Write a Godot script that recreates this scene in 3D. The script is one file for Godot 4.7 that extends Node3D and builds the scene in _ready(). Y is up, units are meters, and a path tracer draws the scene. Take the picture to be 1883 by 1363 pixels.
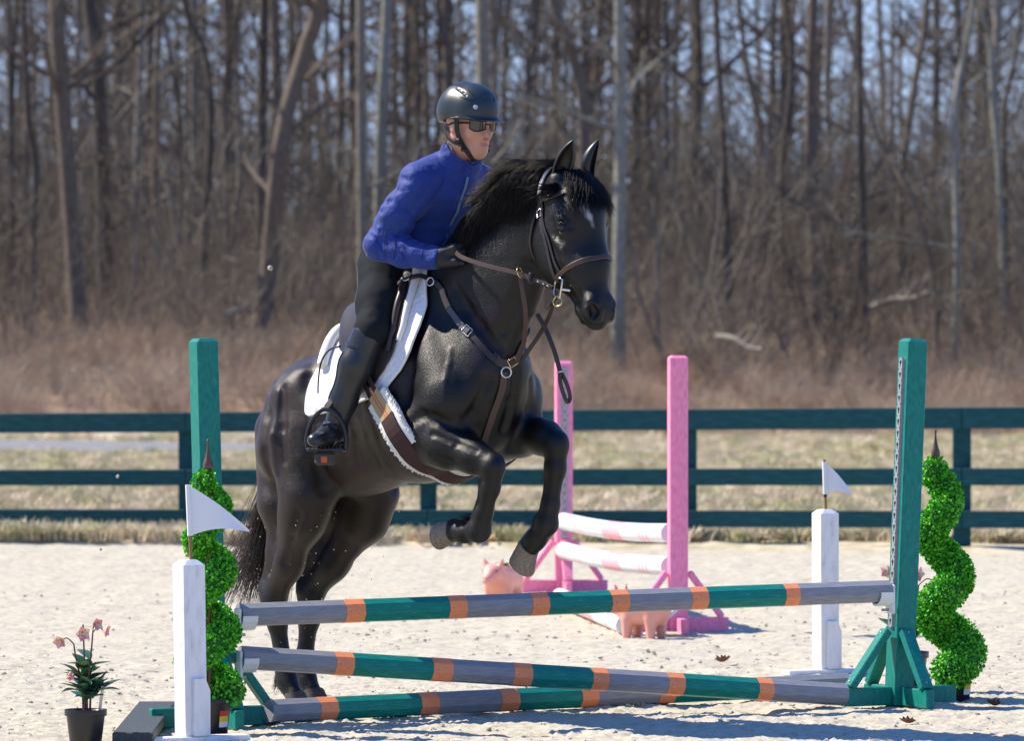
extends Node3D
var rng := RandomNumberGenerator.new()
var M := {}

func _ready() -> void:
	# camera: a 200 mm class lens at the rail of the arena
	var cam := Camera3D.new()
	cam.name = "camera"
	add_child(cam)
	cam.position = Vector3(0, EYE, 0)
	cam.rotation_degrees.x = -0.307
	cam.near = 0.5
	cam.far = 900.0
	var glass := CameraAttributesPhysical.new()
	glass.frustum_focal_length = 184.16
	glass.frustum_focus_distance = 22.1
	glass.exposure_aperture = 6.0
	glass.frustum_near = 0.5
	glass.frustum_far = 900.0
	cam.attributes = glass
	cam.fov = 7.456
	cam.current = true
	# sky and sun
	var world := WorldEnvironment.new()
	var env := Environment.new()
	world.environment = env
	env.background_mode = Environment.BG_SKY
	env.sky = Sky.new()
	var air := ProceduralSkyMaterial.new()
	air.sky_top_color = Color(0.27, 0.44, 0.73)
	air.sky_horizon_color = Color(0.70, 0.79, 0.90)
	air.sky_curve = 0.12
	air.ground_bottom_color = Color(0.45, 0.42, 0.38)
	air.ground_horizon_color = Color(0.62, 0.66, 0.70)
	air.sun_angle_max = 1.0
	env.sky.sky_material = air
	env.ambient_light_source = Environment.AMBIENT_SOURCE_SKY
	env.tonemap_mode = Environment.TONE_MAPPER_LINEAR
	env.tonemap_exposure = 1.72
	env.sdfgi_enabled = true
	env.ssao_enabled = true
	env.ssil_enabled = true
	add_child(world)
	var sun := DirectionalLight3D.new()
	sun.name = "sun"
	add_child(sun)
	sun.look_at_from_position(Vector3(-0.64, 0.73, -0.24), Vector3.ZERO)
	sun.light_color = Color(1.0, 0.955, 0.89)
	sun.light_energy = 1.5
	sun.light_angular_distance = 0.5
	sun.shadow_enabled = true
	rng.seed = 4711
	make_materials()
	build_ground()
	build_turf()
	build_fence()
	build_woods()
	build_jump()
	build_markers()
	build_topiaries()
	build_potted()
	build_pink_jump()
	build_horse()
	build_tack()
	build_rider()
	build_litter()
# ---------------------------------------------------------------- signed-distance modelling
# A field is an Array of primitives [a, b, ra, rb, blend, squash, axis, centre]: tapered capsules, squashed along an axis, joined smoothly.
func cap(a: Vector3, b: Vector3, ra: float, rb: float, blend := 0.05, squash := 1.0, axis := Vector3(0, 0, 1)) -> Array:
	return [a, b, ra, rb, blend, squash, axis, (a + b) * 0.5]

class Field:
	var a := PackedVector3Array()
	var ab := PackedVector3Array()
	var il := PackedFloat32Array()
	var ra := PackedFloat32Array()
	var dr := PackedFloat32Array()
	var bl := PackedFloat32Array()
	var sq := PackedFloat32Array()
	var ax := PackedVector3Array()
	var ce := PackedVector3Array()
	var cut: Field = null
	var cut_blend := 0.012
	var folds: FastNoiseLite = null
	var dents := []  # [a, b, width, depth]: creases (or, with negative depth, veins and tendons) along the surface
	var fold_depth := 0.0
	var fold_scale := Vector3.ONE
	var n := 0
	func add(p: Array) -> void:
		a.append(p[0]); ab.append(p[1] - p[0])
		var l: float = (p[1] - p[0]).length_squared()
		il.append(1.0 / l if l > 1e-9 else 0.0)
		ra.append(p[2]); dr.append(p[3] - p[2]); bl.append(p[4]); sq.append(p[5]); ax.append(p[6]); ce.append(p[7])
		n += 1
	func one(i: int, p: Vector3) -> float:
		var k: float = sq[i]
		if k != 1.0:
			var x: Vector3 = ax[i]
			p += x * (x.dot(p - ce[i]) * (1.0 / k - 1.0))
		var pa: Vector3 = p - a[i]
		var d: Vector3 = ab[i]
		var h: float = clampf(pa.dot(d) * il[i], 0.0, 1.0)
		return ((pa - d * h).length() - ra[i] - dr[i] * h) * minf(k, 1.0)
	func near(list: PackedInt32Array, p: Vector3) -> float:
		var best := 10.0
		for i in list:
			var q := p
			var k: float = sq[i]
			if k != 1.0:
				var x: Vector3 = ax[i]
				q += x * (x.dot(p - ce[i]) * (1.0 / k - 1.0))
			q -= a[i]
			var d: Vector3 = ab[i]
			var h: float = clampf(q.dot(d) * il[i], 0.0, 1.0)
			var v: float = (q - d * h).length() - ra[i] - dr[i] * h
			if k < 1.0:
				v *= k
			var b: float = bl[i]
			var g: float = b - absf(best - v)
			best = minf(best, v)
			if g > 0.0:
				best -= g * g * 0.25 / b
		return best
	func at(p: Vector3) -> float:
		var list := PackedInt32Array(range(n))
		return near(list, p)
	func grad(p: Vector3) -> Vector3:
		var e := 0.006
		var list := PackedInt32Array()
		for i in n:
			if one(i, p) < 0.2:
				list.append(i)
		return Vector3(near(list, p + Vector3(e, 0, 0)) - near(list, p - Vector3(e, 0, 0)), near(list, p + Vector3(0, e, 0)) - near(list, p - Vector3(0, e, 0)), near(list, p + Vector3(0, 0, e)) - near(list, p - Vector3(0, 0, e))).normalized()
	func snap(p: Vector3, off := 0.0) -> Vector3:
		for it in 5:
			p -= grad(p) * (at(p) - off) * 0.9
		return p
	# walk from p along dir until the surface (plus off) is met
	func hit(p: Vector3, dir: Vector3, off := 0.0) -> Vector3:
		for it in 40:
			var v := at(p) - off
			if v < 0.0005:
				break
			p += dir * v * 0.8
		return p

func field(prims: Array, cuts: Array = []) -> Field:
	var f := Field.new()
	for p in prims:
		f.add(p)
	if cuts.size():
		f.cut = field(cuts)
	return f

# surface nets over the cells near the surface; paint picks the vertex colours
func mesh_field(f: Field, cell: float, paint := 0) -> ArrayMesh:
	var B := 4
	var size := B * cell
	var reach := size * 0.87 + absf(f.fold_depth)
	var blocks := {}
	var widest := 0.0
	for b in f.bl:
		widest = maxf(widest, b)
	for i in f.n:
		var big: float = maxf(f.ra[i], f.ra[i] + f.dr[i]) * maxf(1.0, f.sq[i]) + widest * 1.4
		var lo: Vector3 = f.a[i].min(f.a[i] + f.ab[i]) - Vector3.ONE * big
		var hi: Vector3 = f.a[i].max(f.a[i] + f.ab[i]) + Vector3.ONE * big
		for bx in range(floori(lo.x / size), floori(hi.x / size) + 1):
			for by in range(floori(lo.y / size), floori(hi.y / size) + 1):
				for bz in range(floori(lo.z / size), floori(hi.z / size) + 1):
					var c := Vector3(bx + 0.5, by + 0.5, bz + 0.5) * size
					var key := ((bx + 512) * 1024 + by + 512) * 1024 + bz + 512
					var v := f.one(i, c)
					if v < -reach * 1.3:
						blocks[key] = null
					elif v < reach + widest * 1.4:
						if not blocks.has(key):
							blocks[key] = PackedInt32Array([i])
						elif blocks[key] != null:
							blocks[key].append(i)
	var verts := PackedVector3Array()
	var norms := PackedVector3Array()
	var cols := PackedColorArray()
	var index := {}
	var shared := {}
	var marks := []
	var edges := PackedInt64Array()
	var S := B + 1
	var val := PackedFloat32Array()
	val.resize(S * S * S)
	var M := 4096
	for key in blocks:
		if blocks[key] == null:
			continue
		var list: PackedInt32Array = blocks[key]
		var bz: int = key % 1024 - 512
		var by: int = (key / 1024) % 1024 - 512
		var bx: int = key / 1048576 - 512
		var cc := Vector3(bx + 0.5, by + 0.5, bz + 0.5) * size
		var mid := f.near(list, cc)
		if mid > reach * 1.2 or mid < -reach * 1.6 and f.cut == null:
			continue
		marks.clear()
		for m in f.dents:
			if Geometry3D.get_closest_point_to_segment(cc, m[0], m[1]).distance_to(cc) < reach + m[2] * 2.6:
				marks.append(m)
		var cuts := PackedInt32Array()
		if f.cut:
			for i in f.cut.n:
				if f.cut.one(i, cc) < reach + 0.02:
					cuts.append(i)
			if cuts.is_empty() and mid < -reach * 1.6:
				continue
		var t := 0
		var neg := 0
		for i in S:
			for j in S:
				for k in S:
					var inner := i > 0 and i < B and j > 0 and j < B and k > 0 and k < B
					var gid := ((bx * B + i + 2048) * M + by * B + j + 2048) * M + bz * B + k + 2048
					var v := 0.0
					if not inner and shared.has(gid):
						v = shared[gid]
					else:
						var p := Vector3(bx * B + i, by * B + j, bz * B + k) * cell
						v = f.near(list, p)
						if f.folds and absf(v) < size:
							v += f.folds.get_noise_3dv(p * f.fold_scale) * f.fold_depth
						for m in marks:
							var gap: float = Geometry3D.get_closest_point_to_segment(p, m[0], m[1]).distance_squared_to(p)
							v += m[3] * exp(-gap / (m[2] * m[2]))
						if not cuts.is_empty():
							var w := -f.cut.near(cuts, p)
							var g: float = f.cut_blend - absf(v - w)
							v = maxf(v, w)
							if g > 0.0:
								v += g * g * 0.25 / f.cut_blend
						if not inner:
							shared[gid] = v
					val[t] = v
					if v < 0.0:
						neg += 1
					t += 1
		if neg == 0 or neg == S * S * S:
			continue
		var X := S * S
		for i in B:
			for j in B:
				for k in B:
					t = i * X + j * S + k
					var v0 := val[t]
					var v1 := val[t + 1]
					var v2 := val[t + S]
					var v3 := val[t + S + 1]
					var v4 := val[t + X]
					var v5 := val[t + X + 1]
					var v6 := val[t + X + S]
					var v7 := val[t + X + S + 1]
					var m := int(v0 < 0) + int(v1 < 0) + int(v2 < 0) + int(v3 < 0) + int(v4 < 0) + int(v5 < 0) + int(v6 < 0) + int(v7 < 0)
					if m == 0 or m == 8:
						continue
					var s := Vector3.ZERO
					var c := 0
					if (v0 < 0) != (v1 < 0): s += Vector3(0, 0, v0 / (v0 - v1)); c += 1
					if (v2 < 0) != (v3 < 0): s += Vector3(0, 1, v2 / (v2 - v3)); c += 1
					if (v4 < 0) != (v5 < 0): s += Vector3(1, 0, v4 / (v4 - v5)); c += 1
					if (v6 < 0) != (v7 < 0): s += Vector3(1, 1, v6 / (v6 - v7)); c += 1
					if (v0 < 0) != (v2 < 0): s += Vector3(0, v0 / (v0 - v2), 0); c += 1
					if (v1 < 0) != (v3 < 0): s += Vector3(0, v1 / (v1 - v3), 1); c += 1
					if (v4 < 0) != (v6 < 0): s += Vector3(1, v4 / (v4 - v6), 0); c += 1
					if (v5 < 0) != (v7 < 0): s += Vector3(1, v5 / (v5 - v7), 1); c += 1
					if (v0 < 0) != (v4 < 0): s += Vector3(v0 / (v0 - v4), 0, 0); c += 1
					if (v1 < 0) != (v5 < 0): s += Vector3(v1 / (v1 - v5), 0, 1); c += 1
					if (v2 < 0) != (v6 < 0): s += Vector3(v2 / (v2 - v6), 1, 0); c += 1
					if (v3 < 0) != (v7 < 0): s += Vector3(v3 / (v3 - v7), 1, 1); c += 1
					var gx := bx * B + i
					var gy := by * B + j
					var gz := bz * B + k
					var id := ((gx + 2048) * M + gy + 2048) * M + gz + 2048
					index[id] = verts.size()
					var pos := (Vector3(gx, gy, gz) + s / c) * cell
					var nor := Vector3(v4 + v5 + v6 + v7 - v0 - v1 - v2 - v3, v2 + v3 + v6 + v7 - v0 - v1 - v4 - v5, v1 + v3 + v5 + v7 - v0 - v2 - v4 - v6).normalized()
					verts.append(pos)
					norms.append(nor)
					if paint > 0:
						cols.append(vertex_paint(paint, pos, nor))
					if (v0 < 0) != (v4 < 0):
						edges.append(id * 8 + 0 + (4 if v0 < 0 else 0))
					if (v0 < 0) != (v2 < 0):
						edges.append(id * 8 + 1 + (4 if v0 < 0 else 0))
					if (v0 < 0) != (v1 < 0):
						edges.append(id * 8 + 2 + (4 if v0 < 0 else 0))
	var step := [M * M, M, 1]
	var tri := PackedInt32Array()
	for e in edges:
		var id: int = e / 8
		var axis: int = e % 4
		var u: int = step[(axis + 1) % 3]
		var w: int = step[(axis + 2) % 3]
		if not (index.has(id - u) and index.has(id - w) and index.has(id - u - w)):
			continue
		var q0: int = index[id]
		var q1: int = index[id - u]
		var q2: int = index[id - u - w]
		var q3: int = index[id - w]
		if e % 8 >= 4:
			tri.append_array([q0, q2, q1, q0, q3, q2])
		else:
			tri.append_array([q0, q1, q2, q0, q2, q3])
	var arr := []
	arr.resize(Mesh.ARRAY_MAX)
	arr[Mesh.ARRAY_VERTEX] = verts
	arr[Mesh.ARRAY_NORMAL] = norms
	if cols.size():
		arr[Mesh.ARRAY_COLOR] = cols
	arr[Mesh.ARRAY_INDEX] = tri
	var out := ArrayMesh.new()
	out.add_surface_from_arrays(Mesh.PRIMITIVE_TRIANGLES, arr)
	return out

func joined(a: ArrayMesh, b: ArrayMesh) -> ArrayMesh:
	var x := a.surface_get_arrays(0)
	var y := b.surface_get_arrays(0)
	var shift: int = x[Mesh.ARRAY_VERTEX].size()
	var ix: PackedInt32Array = y[Mesh.ARRAY_INDEX]
	for i in ix.size():
		ix[i] += shift
	var v: PackedVector3Array = x[Mesh.ARRAY_VERTEX]
	var n: PackedVector3Array = x[Mesh.ARRAY_NORMAL]
	var c: PackedColorArray = x[Mesh.ARRAY_COLOR]
	var t: PackedInt32Array = x[Mesh.ARRAY_INDEX]
	v.append_array(y[Mesh.ARRAY_VERTEX])
	n.append_array(y[Mesh.ARRAY_NORMAL])
	c.append_array(y[Mesh.ARRAY_COLOR])
	t.append_array(ix)
	x = []
	x.resize(Mesh.ARRAY_MAX)
	x[Mesh.ARRAY_VERTEX] = v
	x[Mesh.ARRAY_NORMAL] = n
	x[Mesh.ARRAY_COLOR] = c
	x[Mesh.ARRAY_INDEX] = t
	var out := ArrayMesh.new()
	out.add_surface_from_arrays(Mesh.PRIMITIVE_TRIANGLES, x)
	return out
# ---------------------------------------------------------------- plain mesh building
class Geo:
	var v := PackedVector3Array()
	var n := PackedVector3Array()
	var c := PackedColorArray()
	var t := PackedInt32Array()
	var ink := Color.WHITE

	func vert(p: Vector3, nn: Vector3) -> int:
		v.append(p); n.append(nn); c.append(ink)
		return v.size() - 1

	func tri(a: Vector3, b: Vector3, d: Vector3, out: Vector3) -> void:
		var f := (b - a).cross(d - a)
		var nn := f.normalized()
		if nn.dot(out) < 0.0:
			nn = -nn
			var i := vert(a, nn); vert(b, nn); vert(d, nn)
			t.append_array([i, i + 1, i + 2])
		else:
			var i := vert(a, nn); vert(b, nn); vert(d, nn)
			t.append_array([i, i + 2, i + 1])

	func quad(a: Vector3, b: Vector3, d: Vector3, e: Vector3, out: Vector3) -> void:
		var nn := (d - a).cross(e - b).normalized()
		var flip := nn.dot(out) < 0.0
		if flip:
			nn = -nn
		var i := vert(a, nn); vert(b, nn); vert(d, nn); vert(e, nn)
		if flip:
			t.append_array([i, i + 1, i + 2, i, i + 2, i + 3])
		else:
			t.append_array([i, i + 2, i + 1, i, i + 3, i + 2])

	# box with chamfered edges, centred on xf
	func box(xf: Transform3D, size: Vector3, ch := 0.004) -> void:
		var h := size * 0.5
		ch = minf(ch, minf(h.x, minf(h.y, h.z)) * 0.9)
		for ax in 3:
			var b := (ax + 1) % 3
			var d := (ax + 2) % 3
			for s in [-1, 1]:
				var q := []
				for k in [[-1, -1], [1, -1], [1, 1], [-1, 1]]:
					var p := Vector3.ZERO
					p[ax] = s * h[ax]; p[b] = k[0] * (h[b] - ch); p[d] = k[1] * (h[d] - ch)
					q.append(xf * p)
				var o := Vector3.ZERO
				o[ax] = s
				quad(q[0], q[1], q[2], q[3], xf.basis * o)
			if ch > 0.0:
				# edges along ax
				for s in [-1, 1]:
					for r in [-1, 1]:
						var p0 := Vector3.ZERO
						p0[ax] = -(h[ax] - ch); p0[b] = s * h[b]; p0[d] = r * (h[d] - ch)
						var p1 := p0
						p1[ax] = -p0[ax]
						var p2 := p1
						p2[b] = s * (h[b] - ch); p2[d] = r * h[d]
						var p3 := p2
						p3[ax] = p0[ax]
						var o := Vector3.ZERO
						o[b] = s; o[d] = r
						quad(xf * p0, xf * p1, xf * p2, xf * p3, xf.basis * o)
		if ch > 0.0:
			for x in [-1, 1]:
				for y in [-1, 1]:
					for z in [-1, 1]:
						tri(xf * Vector3(x * h.x, y * (h.y - ch), z * (h.z - ch)), xf * Vector3(x * (h.x - ch), y * h.y, z * (h.z - ch)), xf * Vector3(x * (h.x - ch), y * (h.y - ch), z * h.z), xf.basis * Vector3(x, y, z))

	# round tube along points
	func tube(pts: PackedVector3Array, rad: PackedFloat32Array, sides := 6, ends := true, flat := 1.0, flat_axis := Vector3.ZERO) -> void:
		var m := pts.size()
		var dir := (pts[1] - pts[0]).normalized()
		var u := dir.cross(Vector3.UP if absf(dir.y) < 0.9 else Vector3.RIGHT).normalized()
		var first := v.size()
		for i in m:
			var d := (pts[mini(i + 1, m - 1)] - pts[maxi(i - 1, 0)]).normalized()
			u = (u - d * u.dot(d)).normalized()
			var w := d.cross(u)
			for k in sides:
				var a := TAU * k / sides
				var o := u * cos(a) + w * sin(a)
				if flat != 1.0:
					o -= flat_axis * o.dot(flat_axis) * (1.0 - flat)
				vert(pts[i] + o * rad[mini(i, rad.size() - 1)], o.normalized())
		for i in m - 1:
			for k in sides:
				var a := first + i * sides + k
				var b := first + i * sides + (k + 1) % sides
				t.append_array([a, a + sides, b, b, a + sides, b + sides])
		if ends:
			for e in [0, m - 1]:
				var o := (pts[0] - pts[1]).normalized() if e == 0 else (pts[m - 1] - pts[m - 2]).normalized()
				var mid := vert(pts[e], o)
				var ring := []
				for k in sides:
					ring.append(vert(v[first + e * sides + k], o))
				for k in sides:
					if e == 0:
						t.append_array([mid, ring[k], ring[(k + 1) % sides]])
					else:
						t.append_array([mid, ring[(k + 1) % sides], ring[k]])

	# flat strap with thickness; outs are the outward directions at the points
	func strap(pts: PackedVector3Array, outs: PackedVector3Array, width: float, thick: float, wide_end := -1.0) -> void:
		var m := pts.size()
		var rings := []
		for i in m:
			var d := (pts[mini(i + 1, m - 1)] - pts[maxi(i - 1, 0)]).normalized()
			var o := outs[mini(i, outs.size() - 1)]
			o = (o - d * o.dot(d)).normalized()
			var s := d.cross(o)
			var w := (width if wide_end < 0.0 else lerpf(width, wide_end, float(i) / (m - 1))) * 0.5
			var e := minf(thick * 0.35, w * 0.5)
			rings.append([pts[i] - s * w, pts[i] - s * w + o * (thick - e), pts[i] - s * (w - e) + o * thick, pts[i] + s * (w - e) + o * thick, pts[i] + s * w + o * (thick - e), pts[i] + s * w, o, s])
		for i in m - 1:
			var a: Array = rings[i]
			var b: Array = rings[i + 1]
			var o: Vector3 = a[6]
			var s: Vector3 = a[7]
			var outw := [-s, o - s, o, o + s, s, -o]
			for k in 6:
				quad(a[k], b[k], b[(k + 1) % 6], a[(k + 1) % 6], outw[k])
		for e in [0, m - 1]:
			var a: Array = rings[e]
			var o := (pts[0] - pts[1]) if e == 0 else (pts[m - 1] - pts[m - 2])
			quad(a[0], a[1], a[4], a[5], o)
			quad(a[1], a[2], a[3], a[4], o)

	# turned shape: profile of (radius, height)
	func lathe(profile: Array, sides: int, xf := Transform3D(), smooth := true) -> void:
		var m := profile.size()
		if smooth:
			var first := v.size()
			for i in m:
				var tg: Vector2 = profile[mini(i + 1, m - 1)] - profile[maxi(i - 1, 0)]
				var nr := Vector2(tg.y, -tg.x).normalized()
				for k in sides:
					var a := TAU * k / sides
					vert(xf * Vector3(cos(a) * profile[i].x, profile[i].y, sin(a) * profile[i].x), (xf.basis * Vector3(cos(a) * nr.x, nr.y, sin(a) * nr.x)).normalized())
			for i in m - 1:
				for k in sides:
					var a := first + i * sides + k
					var b := first + i * sides + (k + 1) % sides
					t.append_array([a, b, a + sides, b, b + sides, a + sides])
		else:
			for i in m - 1:
				for k in sides:
					var a := TAU * (k + 0.5) / sides
					var b := TAU * (k + 1.5) / sides
					var p0: Vector2 = profile[i]
					var p1: Vector2 = profile[i + 1]
					var mid := (a + b) * 0.5
					var out := Vector3(cos(mid) * (p1.y - p0.y), p0.x - p1.x, sin(mid) * (p1.y - p0.y))
					quad(xf * Vector3(cos(a) * p0.x, p0.y, sin(a) * p0.x), xf * Vector3(cos(b) * p0.x, p0.y, sin(b) * p0.x), xf * Vector3(cos(b) * p1.x, p1.y, sin(b) * p1.x), xf * Vector3(cos(a) * p1.x, p1.y, sin(a) * p1.x), xf.basis * out)

	# smooth sheet from rows of points
	func sheet(rows: Array) -> void:
		var first := v.size()
		var h: int = rows.size()
		var w: int = rows[0].size()
		for i in h:
			for j in w:
				var dx: Vector3 = rows[i][mini(j + 1, w - 1)] - rows[i][maxi(j - 1, 0)]
				var dy: Vector3 = rows[mini(i + 1, h - 1)][j] - rows[maxi(i - 1, 0)][j]
				vert(rows[i][j], dx.cross(dy).normalized())
		for i in h - 1:
			for j in w - 1:
				var a := first + i * w + j
				t.append_array([a, a + w, a + 1, a + 1, a + w, a + w + 1])

	func mesh() -> ArrayMesh:
		var arr := []
		arr.resize(Mesh.ARRAY_MAX)
		arr[Mesh.ARRAY_VERTEX] = v
		arr[Mesh.ARRAY_NORMAL] = n
		arr[Mesh.ARRAY_COLOR] = c
		arr[Mesh.ARRAY_INDEX] = t
		var out := ArrayMesh.new()
		out.add_surface_from_arrays(Mesh.PRIMITIVE_TRIANGLES, arr)
		return out

func smooth_path(ctrl: Array, per := 6) -> PackedVector3Array:
	var out := PackedVector3Array()
	var m := ctrl.size()
	for i in m - 1:
		var p0: Vector3 = ctrl[maxi(i - 1, 0)]
		var p1: Vector3 = ctrl[i]
		var p2: Vector3 = ctrl[i + 1]
		var p3: Vector3 = ctrl[mini(i + 2, m - 1)]
		for k in per:
			out.append(p1.cubic_interpolate(p2, p0, p3, float(k) / per))
	out.append(ctrl[m - 1])
	return out

func radii(a: float, b: float, m: int) -> PackedFloat32Array:
	var r := PackedFloat32Array()
	for i in m:
		r.append(lerpf(a, b, float(i) / maxi(1, m - 1)))
	return r

# ---------------------------------------------------------------- materials (linear base colours)
func lin(r: float, g: float, b: float) -> Color:
	return Color(r, g, b).linear_to_srgb()

func mat(c: Color, rough := 0.7, metal := 0.0, spec := 0.5) -> StandardMaterial3D:
	var m := StandardMaterial3D.new()
	m.albedo_color = c
	m.roughness = rough
	m.metallic = metal
	m.metallic_specular = spec
	return m

func noise(freq: float, sd: int, octaves := 4, kind := FastNoiseLite.TYPE_SIMPLEX_SMOOTH) -> FastNoiseLite:
	var n := FastNoiseLite.new()
	n.noise_type = kind
	n.seed = sd
	n.frequency = freq
	n.fractal_octaves = octaves
	return n

# colours laid out by noise: stops 0..1 along the noise value, scale in repeats per metre
func noisy(stops: Array, cols: Array, rough: float, freq: float, sd: int, scale: Vector3, relief := 0.0, world := false, octaves := 5) -> StandardMaterial3D:
	var m := mat(Color.WHITE, rough)
	var tex := NoiseTexture2D.new()
	tex.width = 512; tex.height = 512
	tex.seamless = true
	tex.noise = noise(freq, sd, octaves)
	var g := Gradient.new()
	g.offsets = PackedFloat32Array(stops)
	g.colors = PackedColorArray(cols)
	tex.color_ramp = g
	m.albedo_texture = tex
	m.uv1_triplanar = true
	m.uv1_world_triplanar = world
	m.uv1_scale = scale
	if relief > 0.0:
		var b := NoiseTexture2D.new()
		b.width = 512; b.height = 512
		b.seamless = true
		b.noise = noise(freq * 2.0, sd + 1, octaves)
		m.heightmap_enabled = true
		m.heightmap_texture = b
		m.heightmap_scale = relief
	return m

# ---------------------------------------------------------------- things and parts
var taken := {}
func numbered(called: String) -> String:
	taken[called] = taken.get(called, 0) + 1
	return called if taken[called] == 1 else "%s_%03d" % [called, taken[called] - 1]

func thing(called: String, label: String, category: String, at := Vector3.ZERO, turn := 0.0, group := "") -> Node3D:
	var o := Node3D.new()
	o.name = numbered(called)
	add_child(o)
	o.position = at
	o.rotation_degrees.y = turn
	tag(o, label, category, group)
	return o

func tag(o: Node3D, label: String, category: String, group := "") -> void:
	o.set_meta("label", label)
	o.set_meta("category", category)
	if group:
		o.set_meta("group", group)

func part(parent: Node3D, called: String, mesh: Mesh, m: Material, xf := Transform3D()) -> MeshInstance3D:
	var o := MeshInstance3D.new()
	o.name = called
	o.mesh = mesh
	o.material_override = m
	o.transform = xf
	parent.add_child(o, true)
	return o

func structure(called: String, mesh: Mesh, m: Material) -> MeshInstance3D:
	var o := part(self, numbered(called), mesh, m)
	o.set_meta("kind", "structure")
	return o

func turned(deg: Vector3, at := Vector3.ZERO) -> Transform3D:
	return Transform3D(Basis.from_euler(deg * PI / 180.0), at)

func box_mesh(size: Vector3, ch := 0.004) -> ArrayMesh:
	var g := Geo.new()
	g.box(Transform3D(), size, ch)
	return g.mesh()

# a board from a to b (centre line), wide along 'across'
func board(parent: Node3D, called: String, a: Vector3, b: Vector3, across: Vector3, width: float, thick: float, m: Material, ch := 0.004) -> MeshInstance3D:
	var x := (b - a).normalized()
	var y := (across - x * across.dot(x)).normalized()
	return part(parent, called, box_mesh(Vector3(a.distance_to(b), width, thick), ch), m, Transform3D(Basis(x, y, x.cross(y)), (a + b) * 0.5))

# picture coordinates of the photograph and a distance from the lens, as a point in metres
const LENS := 10460.0
const EYE := 1.5
func W(px: float, py: float, d: float) -> Vector3:
	return Vector3((px - 941.5) * d / LENS, EYE - (py - 625.0) * d / LENS, -d)
# ---------------------------------------------------------------- materials shared by many things
func make_materials() -> void:
	M.sand = noisy([0.0, 0.4, 0.7, 1.0], [lin(.32, .28, .205), lin(.455, .418, .322), lin(.495, .458, .36), lin(.56, .525, .43)], .95, .012, 11, Vector3.ONE * 1.7, .35, true)
	M.sand.metallic_specular = 0.2
	M.grass = noisy([0.0, .32, .5, .68, 1.0], [lin(.32, .26, .17), lin(.40, .365, .225), lin(.54, .47, .33), lin(.60, .525, .39), lin(.46, .36, .25)], .95, .012, 21, Vector3(.45, .45, .45), 0.0, true)
	M.litter = noisy([0.0, .35, .55, .75, 1.0], [lin(.12, .085, .06), lin(.21, .15, .11), lin(.29, .20, .14), lin(.35, .24, .16), lin(.26, .21, .14)], .95, .02, 31, Vector3.ONE * .5, 0.0, true)
	M.gravel = noisy([0.0, .5, 1.0], [lin(.19, .20, .205), lin(.23, .24, .245), lin(.27, .275, .275)], .9, .03, 41, Vector3.ONE * .6, 0.0, true)
	M.fence = noisy([0.0, .45, .8, 1.0], [lin(.011, .054, .064), lin(.014, .068, .080), lin(.018, .082, .094), lin(.023, .098, .11)], .62, .02, 51, Vector3(.6, 3, 3))
	M.fence.metallic_specular = .2
	M.gravel.metallic_specular = .1
	M.grass.metallic_specular = .1
	M.litter.metallic_specular = .1
	M.teal = noisy([0.0, .35, .62, .84, .87, 1.0], [lin(.005, .155, .12), lin(.006, .20, .158), lin(.008, .235, .185), lin(.010, .265, .21), lin(.22, .30, .27), lin(.34, .38, .34)], .42, .03, 61, Vector3(.7, 9, 9), .02)
	M.green_wood = noisy([0.0, .4, .72, .92, .935, 1.0], [lin(.006, .145, .115), lin(.007, .19, .155), lin(.009, .22, .18), lin(.012, .245, .205), lin(.26, .34, .30), lin(.36, .40, .35)], .42, .035, 62, Vector3(3, 1.0, 3), .02)
	M.grey_paint = noisy([0.0, .4, .7, .85, .88, 1.0], [lin(.19, .197, .212), lin(.25, .258, .28), lin(.30, .307, .33), lin(.33, .337, .36), lin(.42, .39, .34), lin(.5, .46, .4)], .5, .03, 63, Vector3(.7, 9, 9), .02)
	M.orange = noisy([0.0, .4, .8, .87, .89, 1.0], [lin(.82, .25, .10), lin(.90, .30, .125), lin(.92, .325, .14), lin(.88, .33, .16), lin(.3, .13, .07), lin(.15, .08, .05)], .45, .02, 64, Vector3(3, 4, 4))
	M.white_paint = noisy([0.0, .25, .6, .9, 1.0], [lin(.52, .53, .52), lin(.70, .71, .71), lin(.78, .785, .78), lin(.80, .80, .79), lin(.55, .53, .48)], .5, .014, 65, Vector3(3, 1, 3), .015)
	M.pink = noisy([0.0, .4, .72, .92, .935, 1.0], [lin(.82, .20, .36), lin(.92, .27, .44), lin(.95, .31, .49), lin(.95, .35, .52), lin(.75, .5, .5), lin(.8, .7, .65)], .45, .035, 66, Vector3(3, 1, 3))
	M.pale_pink = mat(lin(.84, .42, .45), .5)
	M.zinc = noisy([0.0, .5, 1.0], [lin(.28, .29, .30), lin(.42, .43, .44), lin(.52, .53, .54)], .5, .04, 67, Vector3.ONE * 4)
	M.zinc.metallic = .55
	M.plastic_white = mat(lin(.72, .75, .75), .35)
	M.dark_green = mat(lin(.006, .045, .045), .5)
	for k in ["teal", "green_wood", "grey_paint", "orange", "pink"]:
		M[k].metallic_specular = .35
	M.bark = []
	for k in [[.15, .118, .088], [.25, .225, .18], [.088, .072, .056], [.26, .262, .215]]:
		var c := Vector3(k[0], k[1], k[2])
		M.bark.append(noisy([0.0, .35, .6, 1.0], [lin(c.x * .45, c.y * .45, c.z * .45), lin(c.x * .8, c.y * .8, c.z * .8), lin(c.x * 1.1, c.y * 1.1, c.z * 1.1), lin(c.x * 1.5, c.y * 1.6, c.z * 1.5)], .95, .03, 70 + int(k[0] * 100), Vector3(1.6, .35, 1.6), 1.5))

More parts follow.
